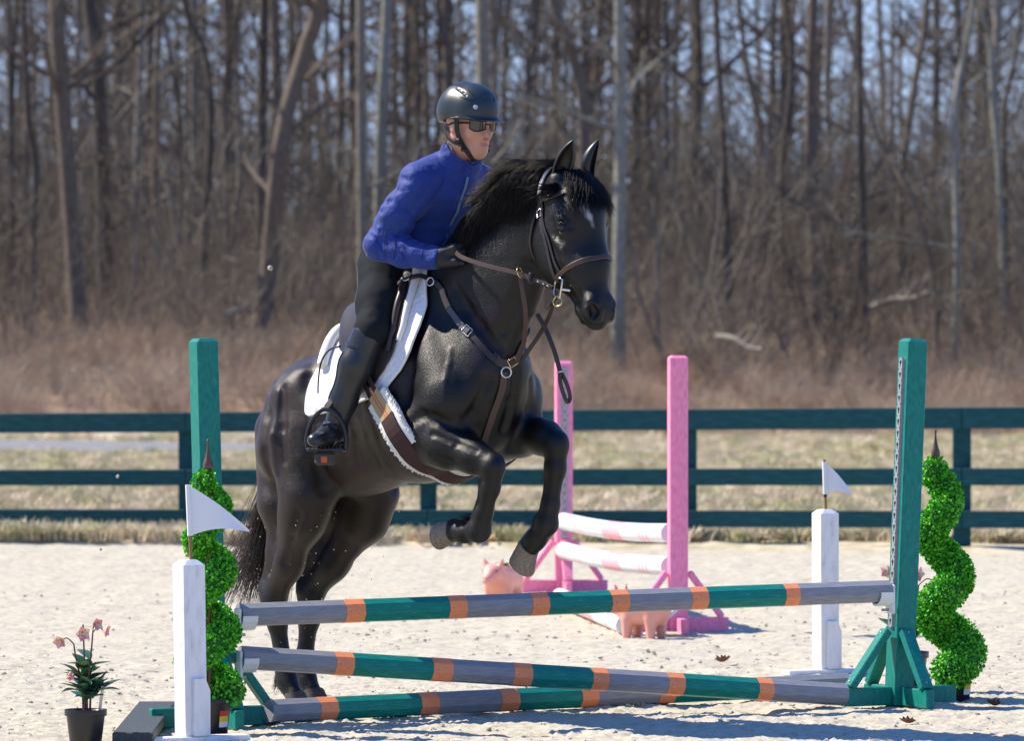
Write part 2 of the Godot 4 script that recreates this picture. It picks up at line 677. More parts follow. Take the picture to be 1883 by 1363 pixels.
# ---------------------------------------------------------------- ground
var sand_noise: Array
func sand_h(x: float, d: float) -> float:
	var a: float = sand_noise[0].get_noise_2d(x, d)
	var b: float = sand_noise[1].get_noise_2d(x, d)
	var c: float = sand_noise[2].get_noise_2d(x, d)
	var e: float = sand_noise[3].get_noise_2d(x, d)
	var lump := maxf(0.0, c) * (0.5 + 0.9 * clampf(a * 2.0 + 0.6, 0.0, 1.0))
	var print_ := maxf(0.0, sand_noise[5].get_noise_2d(x, d) - .12) * 2.0
	return a * .014 + b * .009 + lump * .011 * (.6 + print_) + e * .0045 - print_ * .014 - .008

func ground_h(x: float, d: float) -> float:
	# level field, then a bank that climbs into the wood
	var t := maxf(0.0, d - 86.0 - 3.0 * sin(x * .13))
	var h := 1.15 * (1.0 - exp(-t / 11.0)) + t * .026
	return h + (sand_noise[4].get_noise_2d(x, d) * .25 * clampf(t / 10.0, 0.0, 1.0))

func relief_sheet(x0: float, x1: float, nx: int, d0: float, d1: float, nd: int, kind: int) -> ArrayMesh:
	var v := PackedVector3Array()
	var n := PackedVector3Array()
	var t := PackedInt32Array()
	v.resize((nx + 1) * (nd + 1)); n.resize(v.size()); t.resize(nx * nd * 6)
	var w := nx + 1
	for j in nd + 1:
		var d := lerpf(d0, d1, float(j) / nd)
		for i in w:
			var x := lerpf(x0, x1, float(i) / nx)
			var y := 0.0
			if kind == 0:
				y = sand_h(x, d)
			elif kind == 1:
				y = ground_h(x, d)
			v[j * w + i] = Vector3(x, y, -d)
	for j in nd + 1:
		for i in w:
			var a := v[j * w + maxi(i - 1, 0)]
			var b := v[j * w + mini(i + 1, nx)]
			var c := v[maxi(j - 1, 0) * w + i]
			var e := v[mini(j + 1, nd) * w + i]
			n[j * w + i] = (b - a).cross(e - c).normalized()
	var k := 0
	for j in nd:
		for i in nx:
			var a := j * w + i
			t[k] = a; t[k + 1] = a + w; t[k + 2] = a + 1
			t[k + 3] = a + 1; t[k + 4] = a + w; t[k + 5] = a + w + 1
			k += 6
	var arr := []
	arr.resize(Mesh.ARRAY_MAX)
	arr[Mesh.ARRAY_VERTEX] = v
	arr[Mesh.ARRAY_NORMAL] = n
	arr[Mesh.ARRAY_INDEX] = t
	var out := ArrayMesh.new()
	out.add_surface_from_arrays(Mesh.PRIMITIVE_TRIANGLES, arr)
	return out

# the arena's far edge runs a little towards the lens on the right
func edge_d(x: float) -> float:
	return 41.0 - x * .25

func build_ground() -> void:
	sand_noise = [noise(.9, 1, 2), noise(4.5, 2, 2), noise(15.0, 3, 2), noise(46.0, 4, 2), noise(.2, 5, 3), noise(2.2, 6, 2)]
	# a broad sheet under everything
	var far := structure("ground", relief_sheet(-90, 90, 90, -30, 700, 180, 1), M.litter)
	far.position.y = -.12
	# the field: dry winter grass beyond the arena
	structure("grass_field", grass_mesh(), M.grass)
	structure("forest_floor", relief_sheet(-70, 70, 200, 84, 230, 200, 1), M.litter)
	structure("gravel_path", path_mesh(), M.gravel)
	structure("sand_arena", relief_sheet(-3.9, 3.9, 650, 20.0, 26.0, 300, 0), M.sand)
	structure("sand_arena", sand_far_mesh(), M.sand)
	var base := PlaneMesh.new()
	base.size = Vector2(40, 46)
	var b := structure("sand_arena", base, M.sand)
	b.position = Vector3(0, -.06, -14.5)
	# loose clods thrown up on the sand
	var clod := lump_mesh(7, 1.0)
	var mm := MultiMesh.new()
	mm.transform_format = MultiMesh.TRANSFORM_3D
	mm.mesh = clod
	mm.instance_count = 3000
	for i in mm.instance_count:
		var d := 20.3 + pow(rng.randf(), 1.6) * 14.0
		var x := rng.randf_range(-.105, .105) * d
		var s := .003 + .009 * pow(rng.randf(), 3.0)
		mm.set_instance_transform(i, Transform3D(Basis.from_euler(Vector3(rng.randf() * 6, rng.randf() * 6, rng.randf() * 6)).scaled(Vector3(s, s * .8, s)), Vector3(x, sand_h(x, d) + s * .05, -d)))
	var o := MultiMeshInstance3D.new()
	o.name = "sand_clods"
	o.multimesh = mm
	o.material_override = M.sand
	o.set_meta("kind", "stuff")
	o.set_meta("label", "loose clods of pale sand scattered over the arena")
	o.set_meta("category", "sand")
	add_child(o)

func lump_mesh(sd: int, size: float) -> ArrayMesh:
	var s := SphereMesh.new()
	s.radius = size; s.height = size * 2; s.radial_segments = 9; s.rings = 5
	var a := s.get_mesh_arrays()
	var n := noise(.9, sd, 2)
	var v: PackedVector3Array = a[Mesh.ARRAY_VERTEX]
	for i in v.size():
		v[i] *= 1.0 + n.get_noise_3dv(v[i] / size) * .9
	var g := Geo.new()
	var ix: PackedInt32Array = a[Mesh.ARRAY_INDEX]
	for i in range(0, ix.size(), 3):
		g.tri(v[ix[i]], v[ix[i + 1]], v[ix[i + 2]], v[ix[i]] + v[ix[i + 1]])
	return g.mesh()

func sand_far_mesh() -> ArrayMesh:
	var g := Geo.new()
	var rows := []
	for j in 301:
		var row := []
		for i in 421:
			var x := lerpf(-8.0, 8.0, i / 420.0)
			var d := lerpf(26.0, edge_d(x) + .6, j / 300.0)
			var h := sand_h(x, d)
			row.append(Vector3(x, h, -d))
		rows.append(row)
	g.sheet(rows)
	return g.mesh()

func grass_mesh() -> ArrayMesh:
	var g := Geo.new()
	var n := noise(1.3, 77, 3)
	var rows := []
	for j in 201:
		var row := []
		var f := j / 200.0
		for i in 201:
			var x := lerpf(-1.0, 1.0, i / 200.0) * lerpf(14.0, 40.0, f)
			var d := lerpf(edge_d(x) + .02, 85.5, f * f * .6 + f * .4)
			row.append(Vector3(x, ground_h(x, d) - .03 + .06 * minf(1.0, j * .5) + n.get_noise_2d(x, d) * .02 * minf(1.0, f * 40.0), -d))
		rows.append(row)
	g.sheet(rows)
	return g.mesh()

func path_mid(x: float) -> float:
	var f := clampf((x + 20.0) / 20.6, 0.0, 1.0)
	return 79.0 - 4.0 * f * f

func path_half(x: float) -> float:
	var f := clampf((x + 20.0) / 20.6, 0.0, 1.0)
	return 6.3 * (1.0 - f * f * f)

func path_mesh() -> ArrayMesh:
	# a lane that crosses behind the fence on the left and bends away
	var g := Geo.new()
	var rows := []
	for i in 41:
		var f := i / 40.0
		var x := lerpf(-20.0, .6, f)
		var mid := path_mid(x)
		var half := path_half(x)
		rows.append([Vector3(x, ground_h(x, mid - half) + .055, -(mid - half)), Vector3(x, ground_h(x, mid) + .075, -mid), Vector3(x, ground_h(x, mid + half) + .055, -(mid + half))])
	g.sheet(rows)
	return g.mesh()

# tufts of dry grass and fallen leaves on the field
func build_turf() -> void:
	rng.seed = 12
	var cols := [lin(.58, .50, .35), lin(.37, .38, .20), lin(.64, .56, .43), lin(.42, .25, .14)]
	var o := Node3D.new()
	o.name = "grass_tufts"
	o.set_meta("kind", "stuff")
	o.set_meta("label", "tufts of pale dry grass and fallen leaves over the field")
	o.set_meta("category", "grass")
	add_child(o)
	for k in 4:
		var g := Geo.new()
		for q in 14:
			var a := rng.randf() * TAU
			var b := Vector3(cos(a), 0, sin(a)) * rng.randf() * .09
			if k < 3:
				g.tube(PackedVector3Array([b, b + Vector3(cos(a) * .02, .045, sin(a) * .02), b + Vector3(cos(a) * .06, .07 + .03 * rng.randf(), sin(a) * .06)]), PackedFloat32Array([.006, .004, .001]), 3, false)
			else:
				var c := b * 2.0 + Vector3(0, .03, 0)
				g.quad(c, c + Vector3(.04, .015, .0), c + Vector3(.05, .025, .045), c + Vector3(.0, .01, .04), Vector3.UP)
		var mm := MultiMesh.new()
		mm.transform_format = MultiMesh.TRANSFORM_3D
		mm.mesh = g.mesh()
		mm.instance_count = 4500 if k < 3 else 1200
		for i in mm.instance_count:
			var f := pow(rng.randf(), 1.5)
			var d := lerpf(41.2, 86.0, f)
			var x := rng.randf_range(-.105, .105) * d
			d = maxf(d, edge_d(x) + .2)
			if absf(d - path_mid(x)) < path_half(x) + .2:
				d = path_mid(x) - path_half(x) - 2.0 - 20.0 * rng.randf()
			if sand_noise[4].get_noise_2d(x * 3.0 + k * 40.0, d * 3.0) < -.1:
				x += 1.0
			mm.set_instance_transform(i, Transform3D(Basis(Vector3.UP, rng.randf() * TAU).scaled(Vector3.ONE * rng.randf_range(.7, 1.5)), Vector3(x, ground_h(x, d) + .02, -d)))
		var p := MultiMeshInstance3D.new()
		p.name = "tufts"
		p.multimesh = mm
		p.material_override = mat(cols[k], .9, 0.0, .1)
		p.set_meta("kind", "stuff")
		o.add_child(p, true)

# ---------------------------------------------------------------- rail fence
func build_fence() -> void:
	var at := fence_point(0.0, 0.0)
	var f := thing("rail_fence", "long dark teal three-rail wooden fence running behind the arena", "fence", at)
	var xs := [-12.2, -10.25, -8.3, -6.35, -4.4, -2.46, -.62, 1.28, 3.20, 5.2, 7.2, 9.2, 11.2]
	var post := box_mesh(Vector3(.125, 1.3, .10), .006)
	for x in xs:
		part(f, "post", post, M.fence, Transform3D(Basis(), fence_point(x, .28) - at + Vector3(0, 0, -.075)))
	var tops := [[.0, .15], [-.432, .122], [-.735, .122]]
	for k in xs.size() - 1:
		for r in tops:
			var y: float = r[0] - r[1] * .5
			var a := fence_point(xs[k] + .002, y + fence_top(xs[k])) - at
			var b := fence_point(xs[k + 1] - .002, y + fence_top(xs[k + 1])) - at
			board(f, "rail", a, b, Vector3.UP, r[1], .04, M.fence)

func fence_top(x: float) -> float:
	return .982 + x * .012

func fence_point(x: float, y: float) -> Vector3:
	return Vector3(x, y, -(41.9 - x * .46))

# ---------------------------------------------------------------- woods
func limb(g: Geo, p: Vector3, dir: Vector3, r: float, length: float, depth: int, lean := Vector3.ZERO) -> void:
	var steps := 4 if depth > 0 else 3
	var pts := PackedVector3Array([p])
	var d := dir
	for i in steps:
		d = (d + Vector3(rng.randf_range(-1, 1), rng.randf_range(-.6, .9), rng.randf_range(-1, 1)) * .22 + lean * .1).normalized()
		pts.append(pts[-1] + d * length / steps)
	g.tube(pts, radii(r, r * (.45 if depth > 0 else .25), steps + 1), 5 if depth > 1 else 3, false)
	if depth <= 0:
		return
	var kids := 4 if depth > 1 else 5
	for k in kids:
		var f := rng.randf_range(.25, 1.0)
		var i := mini(int(f * steps), steps - 1)
		var q := pts[i].lerp(pts[i + 1], f * steps - i)
		var a := Vector3(rng.randf_range(-1, 1), rng.randf_range(-.3, .8), rng.randf_range(-1, 1)).normalized()
		limb(g, q, (d * .7 + a).normalized(), r * .42, length * rng.randf_range(.4, .65), depth - 1)

# trunk given as points of the photograph (px, py) at a distance, continued above the frame to its full height
func bare_tree(label: String, d: float, line: Array, wide: float, tone: int, limbs: int, category := "tree") -> void:
	var ctrl := []
	var p0 := W(line[0][0], line[0][1], d)
	var last: Array = line[line.size() - 1]
	var foot := W(last[0], last[1], d)
	foot.y = ground_h(foot.x, d) - .05
	var up := (p0 - W(line[1][0], line[1][1], d)).normalized()
	up = (up * .6 + Vector3.UP * .5).normalized()
	ctrl.append(p0 + up * 9.0 + Vector3(rng.randf_range(-.8, .8), 0, rng.randf_range(-1, 1)))
	ctrl.append(p0 + up * 4.0)
	for k in line.size():
		var q := W(line[k][0], line[k][1], d)
		if q.y > foot.y + .3:
			ctrl.append(q + Vector3(0, 0, rng.randf_range(-.2, .2)))
	ctrl.append(foot)
	ctrl.reverse()
	var o := thing("bare_tree", label, category, foot, 0.0, "bare trees at the edge of the wood")
	var pts := smooth_path(ctrl, 6)
	var rad := PackedFloat32Array()
	var r0 := wide * d / LENS * .5
	for i in pts.size():
		pts[i] -= foot
		var f := pts[i].y / 16.0
		rad.append(r0 * (1.0 - .55 * f) * (1.0 + .5 * exp(-pts[i].y * 2.5)))
	var g := Geo.new()
	g.tube(pts, rad, 9, true)
	part(o, "trunk", g.mesh(), M.bark[tone])
	var c := Geo.new()
	for k in limbs:
		var f := rng.randf_range(.22, 1.0)
		var i := mini(int(f * (pts.size() - 1)), pts.size() - 2)
		var a := rng.randf() * TAU
		var side := Vector3(cos(a), rng.randf_range(.1, .9), sin(a)).normalized()
		var r := minf(rad[i] * .4, .06)
		limb(c, pts[i], side, maxf(r, .018), rng.randf_range(1.2, 3.2) * (.6 + .5 * f), 2)
	part(o, "crown", c.mesh(), M.bark[tone])

func build_woods() -> void:
	rng.seed = 99
	var t := [
		["slim dark tree trunk closest to the left edge of the picture", 112, [[18, 0], [22, 300], [24, 640]], 12, 2, 5],
		["dark curving trunk, second tree from the left edge", 104, [[45, 0], [52, 200], [66, 310], [62, 480], [70, 640]], 14, 2, 5],
		["thick grey-brown tree at far left, its foot showing in dry brush", 99, [[104, 0], [112, 150], [122, 280], [136, 480], [149, 690]], 36, 0, 7],
		["thin pole-like tree squeezed between two thick trunks at far left", 118, [[143, 0], [147, 200], [152, 420], [158, 600]], 12, 1, 4],
		["thick dark trunk just right of the thick grey-brown tree", 108, [[163, 0], [182, 150], [188, 300], [192, 560], [196, 640]], 32, 2, 6],
		["slender tan tree standing left of the left green standard", 110, [[262, 0], [257, 200], [250, 420], [248, 660]], 15, 1, 6],
		["branchy thin tree left of the left green standard, leaning right", 120, [[300, 0], [318, 120], [332, 240], [330, 460], [326, 620]], 11, 2, 8],
		["dark forked tree high above the left green standard", 106, [[340, 0], [362, 60], [384, 130], [388, 260], [376, 450], [372, 640]], 17, 2, 8],
		["wavy narrow trunk above the rump side of the left green standard", 114, [[441, 0], [428, 90], [414, 160], [418, 300], [412, 620]], 11, 2, 7],
		["straight dark trunk left of the big leaning tree", 103, [[487, 0], [482, 200], [480, 400], [478, 660]], 22, 2, 5],
		["thin upright trunk close against the big leaning tree", 116, [[506, 0], [508, 200], [508, 420], [506, 640]], 11, 0, 4],
		["big brown leaning tree left of the rider, tilting to the right", 98, [[592, -20], [562, 90], [528, 210], [512, 320], [496, 470], [476, 660]], 36, 0, 9],
		["pale grey straight trunk directly behind the rider's back", 105, [[664, 0], [665, 250], [667, 450], [664, 640]], 23, 1, 5],
		["grey-green lichened trunk between rider's back and pale grey trunk", 107, [[712, 0], [704, 180], [698, 400], [696, 640]], 25, 3, 5],
		["thin dark trunk above the rider's shoulder", 122, [[768, 0], [771, 160], [772, 400], [772, 620]], 11, 2, 5],
		["narrow brown trunk just left of the rider's helmet", 117, [[818, 0], [822, 160], [824, 400], [824, 620]], 17, 0, 5],
		["broad grey trunk rising straight above the rider's helmet", 102, [[886, 0], [889, 150], [890, 400], [892, 660]], 31, 1, 4],
		["bent brown tree above the horse's mane, leaning left", 101, [[1012, -20], [1040, 60], [1062, 130], [1074, 220], [1070, 420], [1072, 640]], 24, 0, 8],
		["thin tree crossing behind the horse's mane, leaning right", 124, [[985, 0], [975, 120], [968, 260], [966, 620]], 10, 2, 6],
		["grey-green tree right of the horse's head, foot at the fence", 96, [[1139, 0], [1141, 200], [1138, 450], [1136, 750]], 26, 3, 6],
		["thin straight sapling right of the horse's nose", 126, [[1224, 0], [1226, 200], [1228, 620]], 9, 2, 5],
		["slender dark tree above the taller pink post, leaning slightly right", 100, [[1318, 60], [1330, 260], [1338, 430], [1346, 640]], 14, 2, 7],
		["crooked tree in front of bright sky, right of the pink posts", 113, [[1372, 120], [1398, 230], [1396, 300], [1374, 430], [1380, 640]], 13, 0, 7],
		["dark S-curved trunk against the sky in the right half", 109, [[1446, 0], [1456, 110], [1448, 220], [1438, 320], [1442, 620]], 14, 2, 6],
		["straight brown trunk left of the right green standard", 104, [[1494, 0], [1490, 200], [1494, 400], [1502, 640]], 25, 0, 5],
		["narrow dark trunk with foot visible, left of right green standard", 99, [[1578, 0], [1582, 250], [1588, 480], [1592, 660]], 17, 2, 6],
		["thin sapling leaning right above the right green standard", 97, [[1606, 230], [1650, 310], [1690, 410], [1716, 520], [1722, 640]], 10, 0, 4],
		["curving brown tree directly above the right green standard", 110, [[1704, 0], [1688, 110], [1668, 240], [1654, 380], [1652, 620]], 15, 0, 6],
		["dark trunk high behind the right green standard", 128, [[1722, 0], [1720, 200], [1716, 420], [1712, 620]], 17, 2, 5],
		["pale lichened tree with bent top, right of the right green standard", 98, [[1786, 10], [1772, 100], [1756, 190], [1756, 340], [1758, 480], [1756, 640]], 14, 3, 6],
		["twin-stemmed thin tree second from the right edge", 102, [[1800, 0], [1820, 70], [1824, 180], [1836, 330], [1850, 620]], 12, 3, 6],
		["dark slanting trunk nearest to the right edge of the picture", 106, [[1880, 0], [1862, 120], [1846, 210], [1848, 400], [1856, 640]], 11, 2, 6],
	]
	for a in t:
		bare_tree(a[0], a[1], a[2], a[3], a[4], a[5])
	fallen("pale fallen branch left of the right green standard, rising rightward", W(1600, 566, 96), W(1708, 536, 95), .06)
	fallen("pale fallen branch right of the taller pink post", W(1318, 618, 93), W(1402, 642, 92), .055)
	fallen("pale fallen branch left of the rider's boot, above the left fence", W(418, 578, 95), W(480, 566, 96), .05)
	# far trees that read as one mass
	rng.seed = 123
	var kinds := []
	for k in 5:
		var g := Geo.new()
		var pts := PackedVector3Array()
		var x := 0.0
		for i in 9:
			pts.append(Vector3(x, i * 1.9, rng.randf_range(-.1, .1)))
			x += rng.randf_range(-.22, .22)
		g.tube(pts, radii(.10, .035, 9), 6, false)
		for q in 28:
			var i := rng.randi_range(1, 8)
			var a := rng.randf() * TAU
			limb(g, pts[i], Vector3(cos(a), rng.randf_range(.2, 1.0), sin(a)).normalized(), .035, rng.randf_range(1.4, 3.4), 2)
		kinds.append(g.mesh())
	scatter("distant_woods", "far grey mass of leafless trees behind the nearer trunks", "woods", kinds, 270, 116, 215, .185, Vector2(.7, 1.35), [M.bark[0], M.bark[0], M.bark[1], M.bark[0], M.bark[2]], 1.0)
	# leafless undergrowth
	rng.seed = 321
	var shrubs := []
	for k in 6:
		var g := Geo.new()
		var tall := 1.0 if k < 4 else 2.2
		for q in (9 if k < 4 else 4):
			var a := rng.randf() * TAU
			limb(g, Vector3(cos(a) * .25, 0, sin(a) * .25), Vector3(cos(a) * .5 / tall, 1.0, sin(a) * .5 / tall).normalized(), .014 * tall, rng.randf_range(.9, 2.0) * tall, 2, Vector3.UP * (.0 if k < 4 else 2.0))
		shrubs.append(g.mesh())
	var tw := [mat(lin(.235, .19, .135), .9), mat(lin(.19, .155, .112), .9), mat(lin(.27, .225, .165), .9), mat(lin(.14, .11, .078), .9), mat(lin(.11, .088, .062), .9), mat(lin(.17, .148, .112), .9)]
	scatter("undergrowth", "tangled leafless grey-brown undergrowth filling the wood", "undergrowth", shrubs, 2050, 93, 165, .175, Vector2(.45, 1.3), tw, .8, .12)
	# low reddish-brown brush along the edge
	rng.seed = 555
	var low := []
	for k in 3:
		var g := Geo.new()
		for q in 26:
			var a := rng.randf() * TAU
			var b := Vector3(cos(a), 0, sin(a)) * rng.randf() * .4
			limb(g, b, Vector3(cos(a) * .5, .9, sin(a) * .5).normalized(), .009, rng.randf_range(.4, .95), 1)
		low.append(g.mesh())
	scatter("dry_brush", "low reddish-brown dry brush along the foot of the wood", "brush", low, 2500, 85, 112, .17, Vector2(.2, 1.0), [mat(lin(.36, .245, .16), .9), mat(lin(.45, .36, .26), .9), mat(lin(.30, .235, .17), .9)], 1.0, .2)

# pale fallen limbs lying in the brush
func fallen(label: String, a: Vector3, b: Vector3, r: float) -> void:
	var o := thing("fallen_branch", label, "branch", a, 0.0, "pale fallen branches in the brush")
	var g := Geo.new()
	var d := b - a
	var pts := smooth_path([Vector3.ZERO, d * .35 + Vector3(0, .04, .05), d * .7 + Vector3(0, -.03, -.04), d], 5)
	g.tube(pts, radii(r, r * .55, pts.size()), 8)
	part(o, "stem", g.mesh(), M.bark[1])
	g = Geo.new()
	for k in 3:
		var q := d * (.4 + .2 * k)
		g.tube(PackedVector3Array([q, q + Vector3(.12, .16 + .05 * k, .1), q + Vector3(.22, .24 + .08 * k, .12)]), PackedFloat32Array([r * .5, r * .35, r * .15]), 6, true)
	part(o, "twigs", g.mesh(), M.bark[1])

# countless copies over a wedge of ground: one object
func scatter(called: String, label: String, category: String, kinds: Array, count: int, d0: float, d1: float, spread: float, size: Vector2, mats: Array, power: float, clump := -1.0) -> void:
	var o := Node3D.new()
	o.name = called
	o.set_meta("kind", "stuff")
	o.set_meta("label", label)
	o.set_meta("category", category)
	add_child(o)
	for k in kinds.size():
		var mm := MultiMesh.new()
		mm.transform_format = MultiMesh.TRANSFORM_3D
		mm.mesh = kinds[k]
		mm.instance_count = int(count / float(kinds.size()))
		for i in mm.instance_count:
			var d := lerpf(d0, d1, pow(rng.randf(), power))
			var x := rng.randf_range(-spread, spread) * d
			# gathered in thickets, with gaps between
			for again in 4:
				if sand_noise[4].get_noise_2d(x * 2.0 + k * 17.0, d * 2.0) > clump:
					break
				d = lerpf(d0, d1, pow(rng.randf(), power))
				x = rng.randf_range(-spread, spread) * d
			var s := rng.randf_range(size.x, size.y)
			mm.set_instance_transform(i, Transform3D(Basis(Vector3.UP, rng.randf() * TAU).scaled(Vector3(s, s, s)), Vector3(x, ground_h(x, d) - .06, -d)))
		var p := MultiMeshInstance3D.new()
		p.name = "stems"
		p.multimesh = mm
		p.material_override = mats[k % mats.size()]
		p.set_meta("kind", "stuff")
		o.add_child(p, true)
# ---------------------------------------------------------------- the coloured jump
const BAND_ORDER := ["grey", "orange", "teal", "orange", "grey", "orange", "teal", "orange", "grey", "orange", "teal", "orange", "grey"]

func band_mesh(length: float, r: float, start_cap: bool, end_cap: bool, bow0 := 0.0, bow1 := 0.0) -> ArrayMesh:
	var g := Geo.new()
	var tw := deg_to_rad(12.0)
	var h := length * .5
	for k in 8:
		var a := TAU * k / 8 + tw
		var b := TAU * (k + 1) / 8 + tw
		var pa := Vector3(0, cos(a), sin(a)) * r
		var pb := Vector3(0, cos(b), sin(b)) * r
		var o := (pa + pb).normalized()
		# softened arrises: each facet is inset and joined by a narrow strip
		var ia := pa.lerp(pb, .06)
		var ib := pb.lerp(pa, .06)
		g.quad(ia - Vector3(h, 0, 0), ia + Vector3(h, 0, 0), ib + Vector3(h, 0, 0), ib - Vector3(h, 0, 0), o)
		var c := TAU * (k + 2) / 8 + tw
		var pc := Vector3(0, cos(c), sin(c)) * r
		var ic := pb.lerp(pc, .06)
		g.quad(ib - Vector3(h, 0, 0), ib + Vector3(h, 0, 0), ic + Vector3(h, 0, 0), ic - Vector3(h, 0, 0), pb)
		if start_cap:
			g.tri(Vector3(-h, 0, 0), Vector3(-h, 0, 0) + pa, Vector3(-h, 0, 0) + pb, Vector3.LEFT)
		if end_cap:
			g.tri(Vector3(h, 0, 0), Vector3(h, 0, 0) + pa, Vector3(h, 0, 0) + pb, Vector3.RIGHT)
	return g.mesh()

# pole between two points; cuts are the colour changes as picture columns along it
func striped_pole(label: String, a: Vector3, b: Vector3, cuts: Array, r := .0475) -> void:
	var o := thing("jump_pole", label, "pole", a, 0.0, "octagonal poles of the green jump")
	var dir := (b - a).normalized()
	var z := dir.cross(Vector3.UP).normalized()
	var basis := Basis(dir, z.cross(dir), z)
	var ts := [0.0]
	for px in cuts:
		var k := (float(px) - 941.5) / LENS
		ts.append((-k * a.z - a.x) / ((b.x - a.x) + k * (b.z - a.z)))
	ts.append(1.0)
	var length := a.distance_to(b)
	var paint := {"grey": M.grey_paint, "orange": M.orange, "teal": M.teal}
	for i in ts.size() - 1:
		var t0: float = ts[i]
		var t1: float = ts[i + 1]
		var kind: String = BAND_ORDER[i]
		var rr := r + (.0012 if kind == "orange" else 0.0)
		var p := part(o, kind + "_band", band_mesh((t1 - t0) * length - .0005, rr, i == 0 or kind == "orange", i == ts.size() - 2 or kind == "orange"), paint[kind])
		p.transform = Transform3D(basis, dir * length * (t0 + t1) * .5)

# keyhole strip: a folded metal channel with real keyholes, standing proud of the post
func keyhole_strip(count: int, pitch: float, wide: float, proud: float) -> ArrayMesh:
	var g := Geo.new()
	var hw := wide * .5
	for c in count:
		var y0 := c * pitch
		var pts_in := []
		var pts_out := []
		var m := 20
		for k in m:
			var a := TAU * k / m
			var d := Vector2(cos(a), sin(a))
			# keyhole: round head above, slot below
			var rr := 0.0
			for q in 40:
				var s := (q + 1) * .0006
				var p := d * s
				var inside := (p - Vector2(0, .004)).length() < .0085 or absf(p.x) < .0042 and p.y < .004 and p.y > -.0145
				if inside:
					rr = s
			pts_in.append(d * rr + Vector2(0, y0 + pitch * .5))
			var f := minf(hw / maxf(absf(d.x), 1e-5), pitch * .5 / maxf(absf(d.y), 1e-5))
			pts_out.append(d * f + Vector2(0, y0 + pitch * .5))
		for k in m:
			var p: Vector2 = pts_in[k]
			var q: Vector2 = pts_in[(k + 1) % m]
			var r: Vector2 = pts_out[(k + 1) % m]
			var s: Vector2 = pts_out[k]
			g.quad(Vector3(proud, p.y, p.x), Vector3(proud, q.y, q.x), Vector3(proud, r.y, r.x), Vector3(proud, s.y, s.x), Vector3.RIGHT)
			g.quad(Vector3(proud, p.y, p.x), Vector3(proud, q.y, q.x), Vector3(proud - .004, q.y, q.x), Vector3(proud - .004, p.y, p.x), Vector3(0, y0 + pitch * .5 - p.y, -p.x))
	for s in [-1, 1]:
		g.quad(Vector3(0, 0, s * hw), Vector3(proud, 0, s * hw), Vector3(proud, count * pitch, s * hw), Vector3(0, count * pitch, s * hw), Vector3(0, 0, s))
		g.quad(Vector3(.0005, 0, s * hw), Vector3(.0005, count * pitch, s * hw), Vector3(.0005, count * pitch, s * (hw + .009)), Vector3(.0005, 0, s * (hw + .009)), Vector3.RIGHT)
	g.quad(Vector3(0, 0, -hw), Vector3(proud, 0, -hw), Vector3(proud, 0, hw), Vector3(0, 0, hw), Vector3.DOWN)
	g.quad(Vector3(0, count * pitch, -hw), Vector3(proud, count * pitch, -hw), Vector3(proud, count * pitch, hw), Vector3(0, count * pitch, hw), Vector3.UP)
	return g.mesh()

func post_mesh(w: float, h: float, tip: float) -> ArrayMesh:
	# square post with a bevelled top
	var g := Geo.new()
	var a := w * .5
	var c := .004
	var b := a - tip
	var ring := func(y: float, q: float) -> Array:
		return [Vector3(-q, y, -q + c), Vector3(-q + c, y, -q), Vector3(q - c, y, -q), Vector3(q, y, -q + c), Vector3(q, y, q - c), Vector3(q - c, y, q), Vector3(-q + c, y, q), Vector3(-q, y, q - c)]
	var rings := [ring.call(0.0, a), ring.call(h - tip * .9, a), ring.call(h, b)]
	for i in 2:
		for k in 8:
			var p: Vector3 = rings[i][k]
			var q: Vector3 = rings[i][(k + 1) % 8]
			var r: Vector3 = rings[i + 1][(k + 1) % 8]
			var s: Vector3 = rings[i + 1][k]
			g.quad(p, q, r, s, Vector3(p.x + q.x, .02 * i, p.z + q.z))
	for k in 8:
		g.tri(Vector3(0, h, 0), rings[2][k], rings[2][(k + 1) % 8], Vector3.UP)
	return g.mesh()

# inward is +x or -x: the side that carries the strip and the cups
func standard(label: String, at: Vector3, turn: float, lean: float, inward: float, m: Material, strip_m: Material, post_w: float, height: float, group: String, strip_from: float, strip_count: int, pitch: float) -> Node3D:
	var o := thing("jump_standard", label, "jump standard", at, turn, group)
	var tilt := Basis(Vector3.BACK, deg_to_rad(lean))
	part(o, "post", post_mesh(post_w, height, .014), m, Transform3D(tilt, Vector3.ZERO))
	var strip := part(o, "keyhole_strip", keyhole_strip(strip_count, pitch, .026, .011), strip_m)
	var b := tilt * (Basis() if inward > 0 else Basis(Vector3.UP, PI))
	strip.transform = Transform3D(b, tilt * Vector3(inward * post_w * .5, strip_from, 0))
	var foot := .265
	board(o, "foot", Vector3(-foot, .038, 0), Vector3(foot, .038, 0), Vector3.UP, .076, .036, m)
	board(o, "foot", Vector3(0, .038, .0185), Vector3(0, .038, foot), Vector3.UP, .076, .036, m)
	board(o, "foot", Vector3(0, .038, -.0185), Vector3(0, .038, -foot), Vector3.UP, .076, .036, m)
	for d: Vector3 in [Vector3.RIGHT * inward, Vector3.BACK, Vector3.FORWARD]:
		var a := d * (foot - .035) + Vector3(0, .078, 0)
		var e := d * (post_w * .5 + .012) + Vector3(0, .31, 0)
		var br := board(o, "brace", a, e, d.cross(Vector3.UP), .056, .032, m)
		for f: float in [.07, .93]:
			var g := Geo.new()
			var up := (e - a).normalized()
			var out := (d * .7 + Vector3.UP * .6).normalized()
			out = (out - up * out.dot(up)).normalized()
			g.tube(PackedVector3Array([Vector3.ZERO, out * .003]), PackedFloat32Array([.005, .004]), 8)
			var s := part(br, "screw", g.mesh(), M.zinc)
			s.transform = br.transform.affine_inverse() * Transform3D(Basis(), a.lerp(e, f) + out * .0165)
	return o

